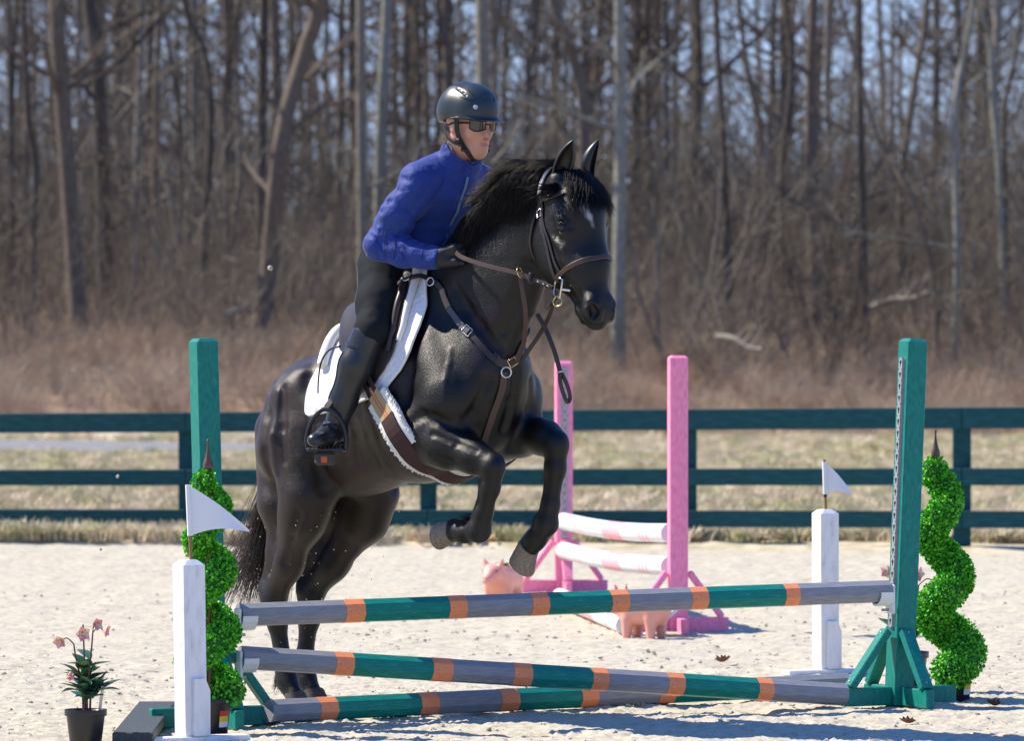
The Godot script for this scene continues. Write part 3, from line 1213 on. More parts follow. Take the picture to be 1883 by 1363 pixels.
func cup(label: String, at: Vector3, turn: float, group: String) -> void:
	# open cradle under the end of a pole, with a back plate against the strip
	var o := thing("jump_cup", label, "jump cup", at, turn, group)
	var g := Geo.new()
	var rows := []
	for i in 2:
		var x := -.0 + i * .062
		var inner := []
		for k in 9:
			var a := PI + PI * k / 8.0
			inner.append(Vector3(x, sin(a) * .052, cos(a) * .052))
		rows.append(inner)
	for k in 8:
		var a: Vector3 = rows[0][k]
		var b: Vector3 = rows[0][k + 1]
		var c: Vector3 = rows[1][k + 1]
		var d: Vector3 = rows[1][k]
		var o2 := Vector3(0, (a.y + b.y) * .5, (a.z + b.z) * .5).normalized()
		g.quad(a, b, c, d, -o2)
		var w := 1.0 + .14
		g.quad(Vector3(a.x, a.y * w, a.z * w), Vector3(b.x, b.y * w, b.z * w), Vector3(c.x, c.y * w, c.z * w), Vector3(d.x, d.y * w, d.z * w), o2)
		g.quad(a, b, Vector3(b.x, b.y * w, b.z * w), Vector3(a.x, a.y * w, a.z * w), Vector3.LEFT)
		g.quad(d, c, Vector3(c.x, c.y * w, c.z * w), Vector3(d.x, d.y * w, d.z * w), Vector3.RIGHT)
	part(o, "cradle", g.mesh(), M.plastic_white)
	var p := Geo.new()
	p.box(Transform3D(Basis(), Vector3(-.006, -.03, 0)), Vector3(.011, .12, .085), .004)
	part(o, "back_plate", p.mesh(), M.plastic_white)
	var q := Geo.new()
	q.tube(PackedVector3Array([Vector3(-.03, -.075, .0), Vector3(.03, -.075, 0)]), PackedFloat32Array([.006, .006]), 8)
	part(o, "pin", q.mesh(), M.zinc)

func build_jump() -> void:
	rng.seed = 10
	var turn := 25.6
	var left := Vector3((393 - 941.5) * 22.2 / LENS, -.008, -22.2)
	var right := Vector3((1652 - 941.5) * 23.5 / LENS, -.008, -23.5)
	standard("green wooden jump standard on the left, behind the spiral topiary", left, turn, 1.6, 1.0, M.green_wood, M.zinc, .09, 1.515, "green jump standards", .33, 23, .0485)
	standard("green wooden jump standard on the right with grey keyhole strip", right, turn, -2.6, -1.0, M.green_wood, M.zinc, .09, 1.515, "green jump standards", .32, 23, .0485)
	var plank := thing("plank", "dark olive plank lying on the sand left of the white post", "plank", Vector3(-1.42, 0, -22.1))
	board(plank, "board", Vector3(-.02, .012, -1.0), Vector3(.02, .03, 1.1), Vector3.RIGHT, .15, .04, noisy([0.0, .5, .9, 1.0], [lin(.03, .035, .03), lin(.05, .058, .05), lin(.075, .083, .075), lin(.2, .21, .19)], .6, .03, 68, Vector3(1, 5, 5)))
	# poles
	var a := W(440, 1131, 22.22)
	var b := W(1632, 1087, 23.43)
	striped_pole("top striped pole, resting level in cups on both green standards", a, b, [630, 665, 820, 852, 972, 1003, 1118, 1150, 1265, 1295, 1437, 1463])
	a = W(442, 1209, 22.22)
	b = W(1552, 1284, 23.3)
	b.y = .047
	striped_pole("sloping striped pole from left cup down to the sand", a, b, [612, 645, 790, 826, 938, 972, 1083, 1112, 1222, 1252, 1388, 1415], .0475)
	a = W(492, 1336, 22.25)
	b = W(1556, 1270, 24.0)
	a.y = .047
	b.y = .048
	striped_pole("striped ground pole lying on the sand under the others", a, b, [580, 612, 765, 797, 912, 945, 1060, 1090, 1203, 1232, 1370, 1400])
	var along := Vector3(cos(deg_to_rad(turn)), 0, -sin(deg_to_rad(turn)))
	cup("white plastic cup under the left end of the top pole", W(440, 1131, 22.22) + along * -.005 + Vector3(0, -.002, 0), turn, "white jump cups")
	cup("white plastic cup under the left end of the sloping pole", W(442, 1209, 22.22) + along * -.005 + Vector3(0, -.002, 0), turn, "white jump cups")
	cup("white plastic cup holding the right end of the top pole", W(1632, 1087, 23.43) + along * .002 + Vector3(0, -.002, 0), turn + 180.0, "white jump cups")

# ---------------------------------------------------------------- white marker posts with flags
func marker(label: String, flag_label: String, at: Vector3, turn: float, h: float, lean: float, flag_pts: Array, rod_top: float, black_tape: bool) -> void:
	var o := thing("marker_post", label, "marker post", at, turn, "white marker posts")
	part(o, "post", post_mesh(.092, h, .02), M.white_paint, Transform3D(Basis(Vector3.BACK, deg_to_rad(lean)), Vector3.ZERO))
	board(o, "foot", Vector3(-.22, .012, .02), Vector3(.22, .012, .02), Vector3.BACK, .09, .024, M.white_paint)
	for s: float in [-1.0, 1.0]:
		var g := Geo.new()
		# cheek board with a sloped shoulder
		var w := .034
		var out := [Vector2(-w, .0), Vector2(w, .0), Vector2(w, .17), Vector2(w * .4, .215), Vector2(-w, .215)]
		var z0 := s * .0465
		var z1 := s * .0655
		for k in 5:
			var p: Vector2 = out[k]
			var q: Vector2 = out[(k + 1) % 5]
			g.quad(Vector3(p.x, p.y, z0), Vector3(q.x, q.y, z0), Vector3(q.x, q.y, z1), Vector3(p.x, p.y, z1), Vector3(p.x + q.x, p.y + q.y - .2, 0))
		for k in range(1, 4):
			g.tri(Vector3(out[0].x, out[0].y, z1), Vector3(out[k].x, out[k].y, z1), Vector3(out[k + 1].x, out[k + 1].y, z1), Vector3(0, 0, s))
		part(o, "cheek_board", g.mesh(), M.white_paint, Transform3D(Basis(), Vector3(.012, .026, 0)))
	var f := thing("flag", flag_label, "flag", at + Vector3(0, h - .01, 0), 0.0, "white pennant flags")
	var tip := Basis(Vector3.BACK, deg_to_rad(lean + 1.5))
	var top := Vector3(sin(deg_to_rad(-lean)) * 0.0, 0, 0)
	var g2 := Geo.new()
	g2.tube(PackedVector3Array([top, tip * Vector3(0, rod_top, 0)]), PackedFloat32Array([.0065, .006]), 8)
	part(f, "rod", g2.mesh(), mat(lin(.25, .12, .055), .6))
	if black_tape:
		var g3 := Geo.new()
		g3.tube(PackedVector3Array([tip * Vector3(0, .065, 0), tip * Vector3(0, .118, 0)]), PackedFloat32Array([.0085, .0085]), 8)
		part(f, "tape", g3.mesh(), mat(lin(.01, .01, .011), .4))
	# pennant: hoist edge on the rod, tapering to a fluttering point
	var hoist0: float = flag_pts[0]
	var hoist1: float = flag_pts[1]
	var length: float = flag_pts[2]
	var drop: float = flag_pts[3]
	var rows := []
	var back := []
	for i in 25:
		var u := i / 24.0
		var row := []
		var rowb := []
		for j in 13:
			var v := j / 12.0
			var y0 := lerpf(hoist1, drop + .004, u) + .012 * sin(u * PI)
			var y1 := lerpf(hoist0, drop - .004, u) + .02 * sin(u * PI)
			var y := lerpf(y1, y0, v)
			var z := .018 * sin(u * 4.2 + v * 1.2) * u
			var p := tip * Vector3(u * length, y, z)
			row.append(p)
			rowb.append(p + Vector3(0, 0, -.0012))
		rows.append(row)
		back.append(rowb)
	var g4 := Geo.new()
	g4.sheet(rows)
	g4.sheet(back)
	var cloth := mat(lin(.80, .81, .82), .75)
	cloth.backlight_enabled = true
	cloth.backlight = Color(.45, .45, .45)
	var pen := part(f, "pennant", g4.mesh(), cloth)
	var g5 := Geo.new()
	g5.tube(PackedVector3Array([tip * Vector3(0, hoist0, 0), tip * Vector3(0, hoist1, 0)]), PackedFloat32Array([.0105, .0105]), 10)
	part(pen, "sleeve", g5.mesh(), cloth)

func build_markers() -> void:
	var a := Vector3((352 - 941.5) * 21.35 / LENS, -.01, -21.35)
	marker("white wooden marker post at left in front of the topiary", "white triangular flag flying from the left white post", a, 32.0, .685, .9, [.1, .292, .222, .108], .285, false)
	var b := Vector3((1518 - 941.5) * 25.7 / LENS, -.01, -25.7)
	marker("white wooden marker post at right behind the top pole", "small white triangular flag on the right white post", b, 26.0, .745, .2, [.078, .225, .125, .072], .235, true)

# ---------------------------------------------------------------- spiral topiaries
func topiary(label: String, at: Vector3, foot: float, top: float, turns: float, phase: float, a0: float, a1: float, r0: float, r1: float, lean: Vector2, count: int, dens: float) -> void:
	var o := thing("spiral_topiary", label, "topiary", at, 0.0, "artificial spiral topiaries")
	var axis := func(y: float) -> Vector3:
		return Vector3(lean.x * y, y, lean.y * y)
	var g := Geo.new()
	g.tube(PackedVector3Array([axis.call(.08), axis.call(top + .03)]), PackedFloat32Array([.009, .007]), 7)
	part(o, "stem", g.mesh(), mat(lin(.16, .075, .04), .6))
	# finial
	g = Geo.new()
	g.lathe([Vector2(0, -.03), Vector2(.017, -.03), Vector2(.019, -.022), Vector2(.019, -.008), Vector2(.016, 0), Vector2(.016, .003), Vector2(.0135, .008), Vector2(.008, .03), Vector2(.0045, .052), Vector2(.0035, .07), Vector2(.0055, .076), Vector2(.0055, .082), Vector2(0, .088)], 12, Transform3D(Basis(), axis.call(top + .045)))
	part(o, "finial", g.mesh(), mat(lin(.10, .06, .042), .45))
	# pot
	g = Geo.new()
	g.lathe([Vector2(0, 0), Vector2(.068, 0), Vector2(.08, .12), Vector2(.086, .12), Vector2(.087, .14), Vector2(.08, .14), Vector2(.078, .12), Vector2(0, .12)], 28)
	part(o, "pot", g.mesh(), mat(lin(.012, .012, .013), .45))
	var cols := [lin(.55, .02, .02), lin(.72, .48, .02), lin(.7, .7, .68)]
	for k in 3:
		g = Geo.new()
		var rows := []
		for i in 2:
			var row := []
			for j in 6:
				var ang := deg_to_rad(-58.0 + 7.0 * j)
				var y := .095 - (k + i) * .021
				var r := .0695 + .1 * y + .0012
				row.append(Vector3(sin(ang + PI * .5) * r, y, cos(ang + PI * .5) * r))
			rows.append(row)
		rows.reverse()
		g.sheet(rows)
		part(o, ["red_stripe", "yellow_stripe", "white_stripe"][k], g.mesh(), mat(cols[k], .5))
	# core and leaves
	var core := PackedVector3Array()
	var rad := PackedFloat32Array()
	var mids := []
	for i in 90:
		var f := i / 89.0
		var y := lerpf(top, foot, f)
		var ang := phase + turns * TAU * f
		var amp := lerpf(a0, a1, f) * smoothstep(0.0, .08, f)
		var p: Vector3 = axis.call(y) + Vector3(cos(ang), 0, sin(ang)) * amp
		core.append(p)
		var rr := lerpf(r0, r1, f) * smoothstep(-.05, .06, f) * smoothstep(1.06, .97, f)
		rad.append(rr * .86)
		mids.append([p, rr])
	var gc := Geo.new()
	gc.tube(core, rad, 12)
	var fo := part(o, "foliage", gc.mesh(), mat(lin(.015, .13, .015), .8))
	var leaf := Geo.new()
	for i in count:
		var f := pow(rng.randf(), .75)
		var k := mini(int(f * 89), 88)
		var p: Vector3 = mids[k][0].lerp(mids[k + 1][0], f * 89 - k)
		var rr: float = mids[k][1]
		var d := Vector3(rng.randfn(), rng.randfn(), rng.randfn()).normalized()
		var base := p + d * rr * rng.randf_range(.90, 1.06)
		var tip := (d + Vector3(rng.randf_range(-1, 1), rng.randf_range(-.9, .9), rng.randf_range(-1, 1)) * 1.3).normalized()
		var side := tip.cross(Vector3(rng.randfn(), rng.randfn(), rng.randfn()).normalized()).normalized()
		var nn := side.cross(tip)
		if nn.dot(d) < 0:
			nn = -nn
		nn = (nn + d * .9).normalized()
		side = tip.cross(nn).normalized()
		nn = side.cross(tip)
		var L := rng.randf_range(.011, .0175)
		var w := L * rng.randf_range(.34, .46)
		var tone := rng.randf()
		leaf.ink = Color(lerpf(.05, .24, tone * tone), lerpf(.32, .68, tone), lerpf(.015, .06, tone * tone))
		var q: Array[Vector3] = [base, base + tip * L * .35 + side * w, base + tip * L * .8 + side * w * .75, base + tip * L, base + tip * L * .8 - side * w * .75, base + tip * L * .35 - side * w]
		var c := base + tip * L * .5 - nn * L * .12
		var i0 := leaf.vert(c, nn)
		for e in 6:
			leaf.vert(q[e], (nn + (q[e] - c).normalized() * .35).normalized())
		var turned_over := (q[0] - c).cross(q[1] - c).dot(nn) > 0.0
		for e in 6:
			var e2 := (e + 1) % 6
			leaf.t.append_array([i0, i0 + 1 + (e2 if turned_over else e), i0 + 1 + (e if turned_over else e2)])
	var lm := mat(Color.WHITE, .55, 0.0, .35)
	lm.vertex_color_use_as_albedo = true
	lm.backlight_enabled = true
	lm.backlight = Color(.35, .35, .35)
	var lv := part(fo, "leaves", leaf.mesh(), lm)
	lv.set_meta("kind", "stuff")

func build_topiaries() -> void:
	rng.seed = 20
	topiary("bright green spiral topiary on the left, behind the white post", Vector3((386 - 941.5) * 21.75 / LENS, -.01, -21.75), .16, 1.0, 3.6, 2.6, .036, .07, .042, .066, Vector2(-.006, 0), 17000, 1.0)
	topiary("bright green spiral topiary on the right beside green standard", Vector3((1752 - 941.5) * 23.75 / LENS, -.01, -23.75), .125, 1.005, 2.75, 3.4, .03, .072, .054, .084, Vector2(-.07, 0), 18000, 1.0)

# ---------------------------------------------------------------- potted hellebores
func blade(base: Vector3, dir: Vector3, nn: Vector3, L: float, w: float, bend: float) -> ArrayMesh:
	var g := Geo.new()
	var side := dir.cross(nn).normalized()
	var rows := []
	for i in 9:
		var u := i / 8.0
		var wide := w * sin(PI * pow(u, .8)) + .0004
		var c := base + dir * L * u - Vector3.UP * bend * L * u * u
		rows.append([c - side * wide + nn * wide * .35, c - side * wide * .5 + nn * wide * .08, c, c + side * wide * .5 + nn * wide * .08, c + side * wide + nn * wide * .35])
	g.sheet(rows)
	return g.mesh()

func hellebore(label: String, at: Vector3, turn: float, with_pot: bool, scale_by: float) -> void:
	var o := thing("potted_hellebore", label, "potted plant", at, turn, "potted hellebores")
	o.scale = Vector3.ONE * scale_by
	var g := Geo.new()
	g.lathe([Vector2(0, 0), Vector2(.055, 0), Vector2(.071, .135), Vector2(.078, .135), Vector2(.0785, .158), Vector2(.073, .158), Vector2(.071, .14), Vector2(0, .138)], 32)
	var pot := part(o, "pot", g.mesh(), mat(lin(.014, .0145, .016), .38))
	g = Geo.new()
	g.lathe([Vector2(.0705, .1455), Vector2(.03, .15), Vector2(0, .149)], 18)
	part(pot, "soil", g.mesh(), mat(lin(.045, .03, .02), .95))
	g = Geo.new()
	g.box(Transform3D(Basis.from_euler(Vector3(.1, .5, -.08)), Vector3(.05, .19, .03)), Vector3(.016, .11, .0015), .0005)
	part(o, "plant_tag", g.mesh(), mat(lin(.62, .58, .42), .5))
	var stem_m := mat(lin(.12, .045, .035), .5)
	var leaf_ms := [mat(lin(.018, .075, .045), .32), mat(lin(.03, .11, .055), .32), mat(lin(.075, .20, .06), .35)]
	for m: StandardMaterial3D in leaf_ms:
		m.backlight_enabled = true
		m.backlight = Color(.2, .25, .15)
	var crowns := [Vector3(-.045, .40, .0), Vector3(.03, .44, -.01), Vector3(.0, .33, .05), Vector3(.075, .30, .02), Vector3(-.03, .28, .04), Vector3(-.015, .47, .02)]
	for c: Vector3 in crowns:
		var path := smooth_path([Vector3(c.x * .2, .14, c.z * .2), Vector3(c.x * .3, .24, c.z * .5), c.lerp(Vector3(c.x * .5, .25, c.z), .3), c], 4)
		g = Geo.new()
		g.tube(path, radii(.0045, .0028, path.size()), 6)
		part(o, "stem", g.mesh(), stem_m)
	for k in 44:
		var c: Vector3 = crowns[k % 6]
		var f := rng.randf_range(.3, .68)
		var base := Vector3(c.x * f, lerpf(.14, c.y, f), c.z * f)
		var a := k * 2.4 + rng.randf_range(-.3, .3)
		var dir := Vector3(cos(a), rng.randf_range(.25, 1.1), sin(a)).normalized()
		var nn := (Vector3.UP - dir * dir.y).normalized()
		part(o, "leaf", blade(base, dir, nn, rng.randf_range(.085, .125), rng.randf_range(.02, .028), rng.randf_range(.05, .3)), leaf_ms[k % 3 if k % 5 == 0 else k % 2])
	var petal_ms := [mat(lin(.74, .40, .36), .55), mat(lin(.76, .60, .44), .55), mat(lin(.66, .25, .28), .55)]
	for m: StandardMaterial3D in petal_ms:
		m.backlight_enabled = true
		m.backlight = Color(.5, .3, .3)
	var heads := [[Vector3(-.1, .415, .02), Vector3(-.5, -.3, .8)], [Vector3(-.02, .44, .03), Vector3(-.1, -.1, 1)], [Vector3(.035, .47, .0), Vector3(.3, .1, .9)], [Vector3(.07, .45, -.01), Vector3(.7, -.2, .5)], [Vector3(-.07, .30, .05), Vector3(-.2, -.8, .4)]]
	for hi in heads.size():
		var c: Vector3 = heads[hi][0]
		var n: Vector3 = (heads[hi][1] as Vector3).normalized()
		var u := n.cross(Vector3.UP).normalized()
		var w := n.cross(u)
		var fl := Node3D.new()
		fl.name = "flower"
		o.add_child(fl, true)
		var shut := [.8, .55, .9, .7, 1.8][hi] as float
		for k in 5:
			var a := TAU * k / 5.0
			var d := ((u * cos(a) + w * sin(a)) + n * shut).normalized()
			part(fl, "petal", blade(c, d, (n - d * n.dot(d)).normalized(), .034, .0145, 0.0), petal_ms[(k + hi) % 3])
		g = Geo.new()
		g.tube(PackedVector3Array([c, c + n * .012]), PackedFloat32Array([.006, .004]), 8)
		part(fl, "stamens", g.mesh(), mat(lin(.6, .55, .25), .7))
		var near: Vector3 = crowns[[0, 5, 1, 1, 4][hi]]
		g = Geo.new()
		var path := smooth_path([near, near.lerp(c, .5) + Vector3(0, .015, 0), c - n * .003], 4)
		g.tube(path, radii(.0026, .0022, path.size()), 5)
		part(fl, "stalk", g.mesh(), stem_m)

func build_potted() -> void:
	rng.seed = 30
	hellebore("pink-flowered hellebore in black plastic pot at bottom left", Vector3((158 - 941.5) * 21.0 / LENS, -.022, -21.0), 20.0, true, 1.0)
	hellebore("pink-flowered hellebore half hidden behind the right green standard", Vector3((1668 - 941.5) * 24.35 / LENS, -.02, -24.35), 150.0, true, 1.18)

# ---------------------------------------------------------------- pink jump farther back
func pink_pole(label: String, a: Vector3, b: Vector3, sag: float) -> void:
	var o := thing("striped_pink_pole", label, "pole", a, 0.0, "pink and white poles")
	# white pole with broad pale bands and thin pink rings
	var bands := [[0.0, .12, 0], [.12, .135, 1], [.135, .15, 0], [.15, .165, 1], [.165, .18, 0], [.18, .195, 1], [.195, .36, 0], [.36, .53, 2], [.53, .74, 0], [.74, .75, 1], [.75, .77, 0], [.77, .78, 1], [.78, .80, 0], [.80, .81, 1], [.81, 1.0, 0]]
	var ms := [M.white_paint, M.pale_pink, M.pale_pink]
	for s in bands:
		var pts := PackedVector3Array()
		var n := 5
		for i in n:
			var f := lerpf(s[0], s[1], i / float(n - 1))
			pts.append((b - a) * f + Vector3(0, -sag * sin(f * PI), 0))
		var g := Geo.new()
		g.tube(pts, PackedFloat32Array([.05, .05, .05, .05, .05]), 14, s[0] == 0.0 or s[1] == 1.0)
		part(o, ["white_band", "pink_ring", "pink_band"][s[2]], g.mesh(), ms[s[2]])

func pig(label: String, at: Vector3, turn: float) -> void:
	var o := thing("pig_planter", label, "planter", at, turn, "pink plastic pig planters")
	var p := [cap(V(-.06, .15, 0), V(.06, .15, 0), .088, .085, .03)]
	for sx: float in [-1.0, 1.0]:
		for sz: float in [-1.0, 1.0]:
			p.append(cap(V(.065 * sx, .1, .052 * sz), V(.07 * sx, .015, .056 * sz), .034, .022, .02))
	p.append(cap(V(.12, .18, 0), V(.15, .18, 0), .068, .06, .03))
	p.append(cap(V(.18, .165, 0), V(.215, .16, 0), .034, .03, .02))
	for sz: float in [-1.0, 1.0]:
		p.append(cap(V(.13, .225, .04 * sz), V(.135, .272, .058 * sz), .024, .008, .012, .6, Vector3.RIGHT))
	p.append(cap(V(-.14, .19, 0), V(-.165, .205, .012), .012, .008, .01))
	var cuts := [cap(V(-.0, .27, 0), V(-.02, .22, 0), .05, .05, .01)]
	for sz: float in [-1.0, 1.0]:
		cuts.append(cap(V(.243, .162, .011 * sz), V(.25, .162, .011 * sz), .006, .006, .01))
	var skin := mat(lin(.80, .36, .28), .42)
	skin.subsurf_scatter_enabled = true
	skin.subsurf_scatter_strength = .1
	part(o, "body", mesh_field(field(p, cuts), .009), skin)
	for sz: float in [-1.0, 1.0]:
		var g := Geo.new()
		g.lathe([Vector2(0, -.008), Vector2(.006, -.005), Vector2(.008, 0), Vector2(.006, .005), Vector2(0, .008)], 10, Transform3D(Basis(), V(.183, .205, .038 * sz)))
		part(o, "eye", g.mesh(), mat(lin(.01, .01, .01), .2))
	for k in 12:
		var a := k * 2.4
		var dir := Vector3(cos(a), 1.1, sin(a)).normalized()
		part(o, "leaf", blade(V(-.01, .215, 0), dir, (Vector3.UP - dir * dir.y).normalized(), .085, .016, .4), mat(lin(.04, .22, .04), .4) if k == 0 else (o.get_node("leaf") as MeshInstance3D).material_override)

func build_pink_jump() -> void:
	rng.seed = 40
	var near := Vector3((1246 - 941.5) * 29.4 / LENS, -.01, -29.4)
	var away := Vector3((1036 - 941.5) * 34.0 / LENS, -.01, -34.0)
	var dir := away - near
	var turn := rad_to_deg(atan2(-dir.z, dir.x))
	standard("tall pink jump standard at right of the pink jump", near, turn, 0.0, 1.0, M.pink, M.zinc, .095, 1.43, "pink jump standards", .33, 21, .0485)
	standard("pink jump standard at left, farther back, with keyhole strip", away, turn, .4, -1.0, M.pink, M.zinc, .098, 1.385, "pink jump standards", .33, 21, .0485)
	var u := dir.normalized()
	pink_pole("upper white and pink striped pole of the pink jump", W(1232, 980, 29.5), W(1036, 958, 33.9), .02)
	pink_pole("lower white and pink striped pole of the pink jump", W(1232, 1041, 29.5), W(1036, 1012, 33.9), .02)
	var g0 := W(1150, 1160, 29.0)
	g0.y = .045
	var g1 := W(1030, 1120, 32.2)
	g1.y = .045
	pink_pole("white and pink pole lying on the sand before the pigs", g0, g1, 0.0)
	var w := thing("white_plank", "short white plank leaning at the foot of the right pink standard", "plank", near + Vector3(-.02, 0, .3), 0.0)
	board(w, "plank", Vector3(-.14, .01, .04), Vector3(.02, .15, -.03), Vector3.BACK, .16, .022, M.white_paint)
	pig("pink pig planter standing before the right pink standard", Vector3((1184 - 941.5) * 28.75 / LENS, -.012, -28.75), 150.0)
	pig("pink pig planter by the left pink standard, ears showing", Vector3((926 - 941.5) * 32.0 / LENS, .0, -32.0), 245.0)
# ---------------------------------------------------------------- the horse: x forward, y up, z to its right
const HORSE_AT := Vector3(-0.795, 0.0, -23.0)
const HORSE_TURN := -50.0
var horse_field: Field
var HP := Vector3(1.585, 2.09, 0.0)
var HA: Vector3
var HN: Vector3
var HR: Vector3

func hd(a: float, n: float, r: float) -> Vector3:
	return HP + HA * (a * .875) + HN * (n * .92) + HR * (r * .95)

func V(s: float, y: float, r: float) -> Vector3:
	return Vector3(s, y, r)

func leg(pts: Array, blend: float, squash := 1.0) -> Array:
	var out := []
	for i in pts.size() - 1:
		out.append(cap(pts[i][0], pts[i + 1][0], pts[i][1], pts[i + 1][1], blend, squash))
	return out

func horse_prims() -> Array:
	var yaw := deg_to_rad(3.0)
	var tip := deg_to_rad(19.0)
	var f := Vector3(cos(yaw), 0, sin(yaw))
	HR = Vector3(-sin(yaw), 0, cos(yaw))
	HA = Vector3.DOWN * cos(tip) + f * sin(tip)
	HN = f * cos(tip) + Vector3.UP * sin(tip)
	var p := []
	# trunk
	p.append(cap(V(.27, 1.15, 0), V(.75, 1.32, 0), .272, .355, .1, .71))
	p.append(cap(V(.75, 1.30, 0), V(.92, 1.31, 0), .335, .29, .08, .73))
	p.append(cap(V(.02, 1.17, 0), V(.3, 1.18, 0), .24, .255, .1, .86))
	p.append(cap(V(.35, 1.32, 0), V(.72, 1.55, 0), .17, .19, .08, .5))
	p.append(cap(V(.0, 1.27, 0), V(.4, 1.36, 0), .12, .14, .08, .85))
	p.append(cap(V(.0, 1.26, 0), V(-.17, 1.18, 0), .13, .08, .08, .9))
	# breast
	p.append(cap(V(.98, 1.26, 0), V(1.07, 1.38, 0), .21, .185, .07, .95))
	# neck
	p.append(cap(V(.82, 1.50, 0), V(1.08, 1.735, 0), .30, .235, .09, .44))
	p.append(cap(V(1.10, 1.735, 0), V(1.38, 1.98, 0), .23, .168, .06, .43))
	p.append(cap(V(1.38, 1.98, 0), V(1.53, 2.03, 0), .16, .11, .05, .46))
	p.append(cap(V(1.02, 1.42, 0), V(1.32, 1.76, 0), .14, .085, .05, .68))
	for q: float in [1.0, -1.0]:
		# haunch, thigh and buttock
		p.append(cap(V(.05, 1.24, .1 * q), V(.01, 1.05, .12 * q), .15, .15, .05))
		p.append(cap(V(.07, 1.08, .14 * q), V(.16, .89, .16 * q), .16, .115, .045, .88))
		p.append(cap(V(-.12, 1.13, .07 * q), V(-.06, .84, .12 * q), .115, .1, .035))
		p.append(cap(V(.12, 1.29, .165 * q), V(.19, 1.03, .19 * q), .055, .06, .06))
		p.append(cap(V(.13, 1.33, .15 * q), V(.12, 1.31, .16 * q), .05, .05, .05))
		# shoulder
		p.append(cap(V(.78, 1.56, .1 * q), V(1.03, 1.28, .165 * q), .12, .135, .04, .8))
		p.append(cap(V(.72, 1.42, .14 * q), V(.85, 1.19, .18 * q), .13, .125, .045, .8))
		p.append(cap(V(1.05, 1.255, .155 * q), V(.91, 1.13, .175 * q), .115, .11, .03))
		p.append(cap(V(1.1, 1.31, .07 * q), V(1.02, 1.12, .08 * q), .115, .095, .025))
		p.append(cap(V(.93, 1.45, .16 * q), V(1.05, 1.30, .195 * q), .07, .08, .03, .8))
	# hind legs
	p.append_array(leg([[V(.16, .89, .165), .118], [V(.12, .79, .16), .1], [V(.0, .60, .135), .06], [V(-.11, .47, .12), .052]], .05, .85))
	p.append_array(leg([[V(-.05, .84, .13), .09], [V(-.085, .66, .125), .042], [V(-.165, .50, .12), .03]], .04, .9))
	p.append_array(leg([[V(-.115, .46, .12), .055], [V(-.10, .36, .115), .041], [V(-.075, .2, .105), .036], [V(-.06, .125, .1), .043], [V(-.015, .07, .1), .042]], .03, .85))
	p.append(cap(V(-.155, .5, .12), V(-.13, .42, .12), .028, .03, .03))
	p.append_array(leg([[V(.15, .89, -.165), .115], [V(.12, .78, -.16), .098], [V(-.05, .59, -.135), .058], [V(-.175, .47, -.12), .052]], .05, .85))
	p.append_array(leg([[V(-.06, .84, -.13), .09], [V(-.14, .64, -.125), .04], [V(-.225, .50, -.12), .03]], .04, .9))
	p.append_array(leg([[V(-.178, .46, -.12), .055], [V(-.185, .36, -.115), .041], [V(-.205, .2, -.105), .036], [V(-.2, .125, -.1), .043], [V(-.15, .07, -.1), .042]], .03, .85))
	p.append(cap(V(-.22, .5, -.12), V(-.2, .42, -.12), .028, .03, .03))
	# right fore, folded
	p.append_array(leg([[V(.94, 1.12, .195), .105], [V(1.06, 1.095, .185), .088], [V(1.2, 1.05, .165), .06], [V(1.295, 1.02, .15), .053]], .05, .9))
	p.append_array(leg([[V(1.30, 1.0, .15), .05], [V(1.285, .93, .148), .038], [V(1.235, .83, .143), .034], [V(1.205, .765, .14), .044], [V(1.12, .755, .14), .04], [V(1.06, .76, .14), .046]], .025, .9))
	# left fore
	p.append_array(leg([[V(.96, 1.14, -.18), .11], [V(1.08, 1.14, -.17), .09], [V(1.25, 1.12, -.155), .06], [V(1.32, 1.10, -.15), .053]], .05, .9))
	p.append_array(leg([[V(1.325, 1.08, -.15), .05], [V(1.325, 1.0, -.148), .038], [V(1.30, .86, -.143), .034], [V(1.28, .785, -.14), .044], [V(1.215, .725, -.14), .04], [V(1.18, .70, -.14), .046]], .025, .9))
	# head
	p.append(cap(hd(.03, -.04, 0), hd(.15, .0, 0), .095, .105, .05, .92, HR))
	for q: float in [1.0, -1.0]:
		p.append(cap(hd(.2, -.115, .062 * q), hd(.30, -.105, .056 * q), .108, .105, .02, .42, HR))
		p.append(cap(hd(.17, .02, .085 * q), hd(.225, .015, .088 * q), .028, .026, .03))
		p.append(cap(hd(.28, -.005, .07 * q), hd(.45, -.03, .045 * q), .03, .02, .03))
		p.append(cap(hd(.55, .026, .037 * q), hd(.592, .012, .04 * q), .029, .032, .02))
	p.append(cap(hd(.15, .01, 0), hd(.38, .018, 0), .098, .07, .05, .86, HR))
	p.append(cap(hd(.38, .018, 0), hd(.575, .004, 0), .069, .05, .04, .95, HR))
	p.append(cap(hd(.28, -.115, 0), hd(.5, -.07, 0), .085, .05, .05, .7, HR))
	p.append(cap(hd(.57, -.01, 0), hd(.615, -.018, 0), .051, .042, .03, 1.0, HR))
	p.append(cap(hd(.55, -.075, 0), hd(.59, -.07, 0), .036, .03, .02, 1.1, HR))
	for q: float in [1.0, -1.0]:
		p.append(cap(hd(.02, -.02, .06 * q), hd(-.03, .0, .062 * q), .036, .026, .03))
	return p

func horse_cuts() -> Array:
	var p := []
	for q: float in [1.0, -1.0]:
		p.append(cap(V(1.786, 1.628, .066 * q), V(1.793, 1.604, .058 * q), .009, .0165, .01))
		p.append(cap(V(1.793, 1.604, .058 * q), V(1.784, 1.582, .060 * q), .015, .008, .01))
		p.append(cap(hd(.19, .028, .114 * q), hd(.208, .015, .118 * q), .015, .015, .01))
	return p

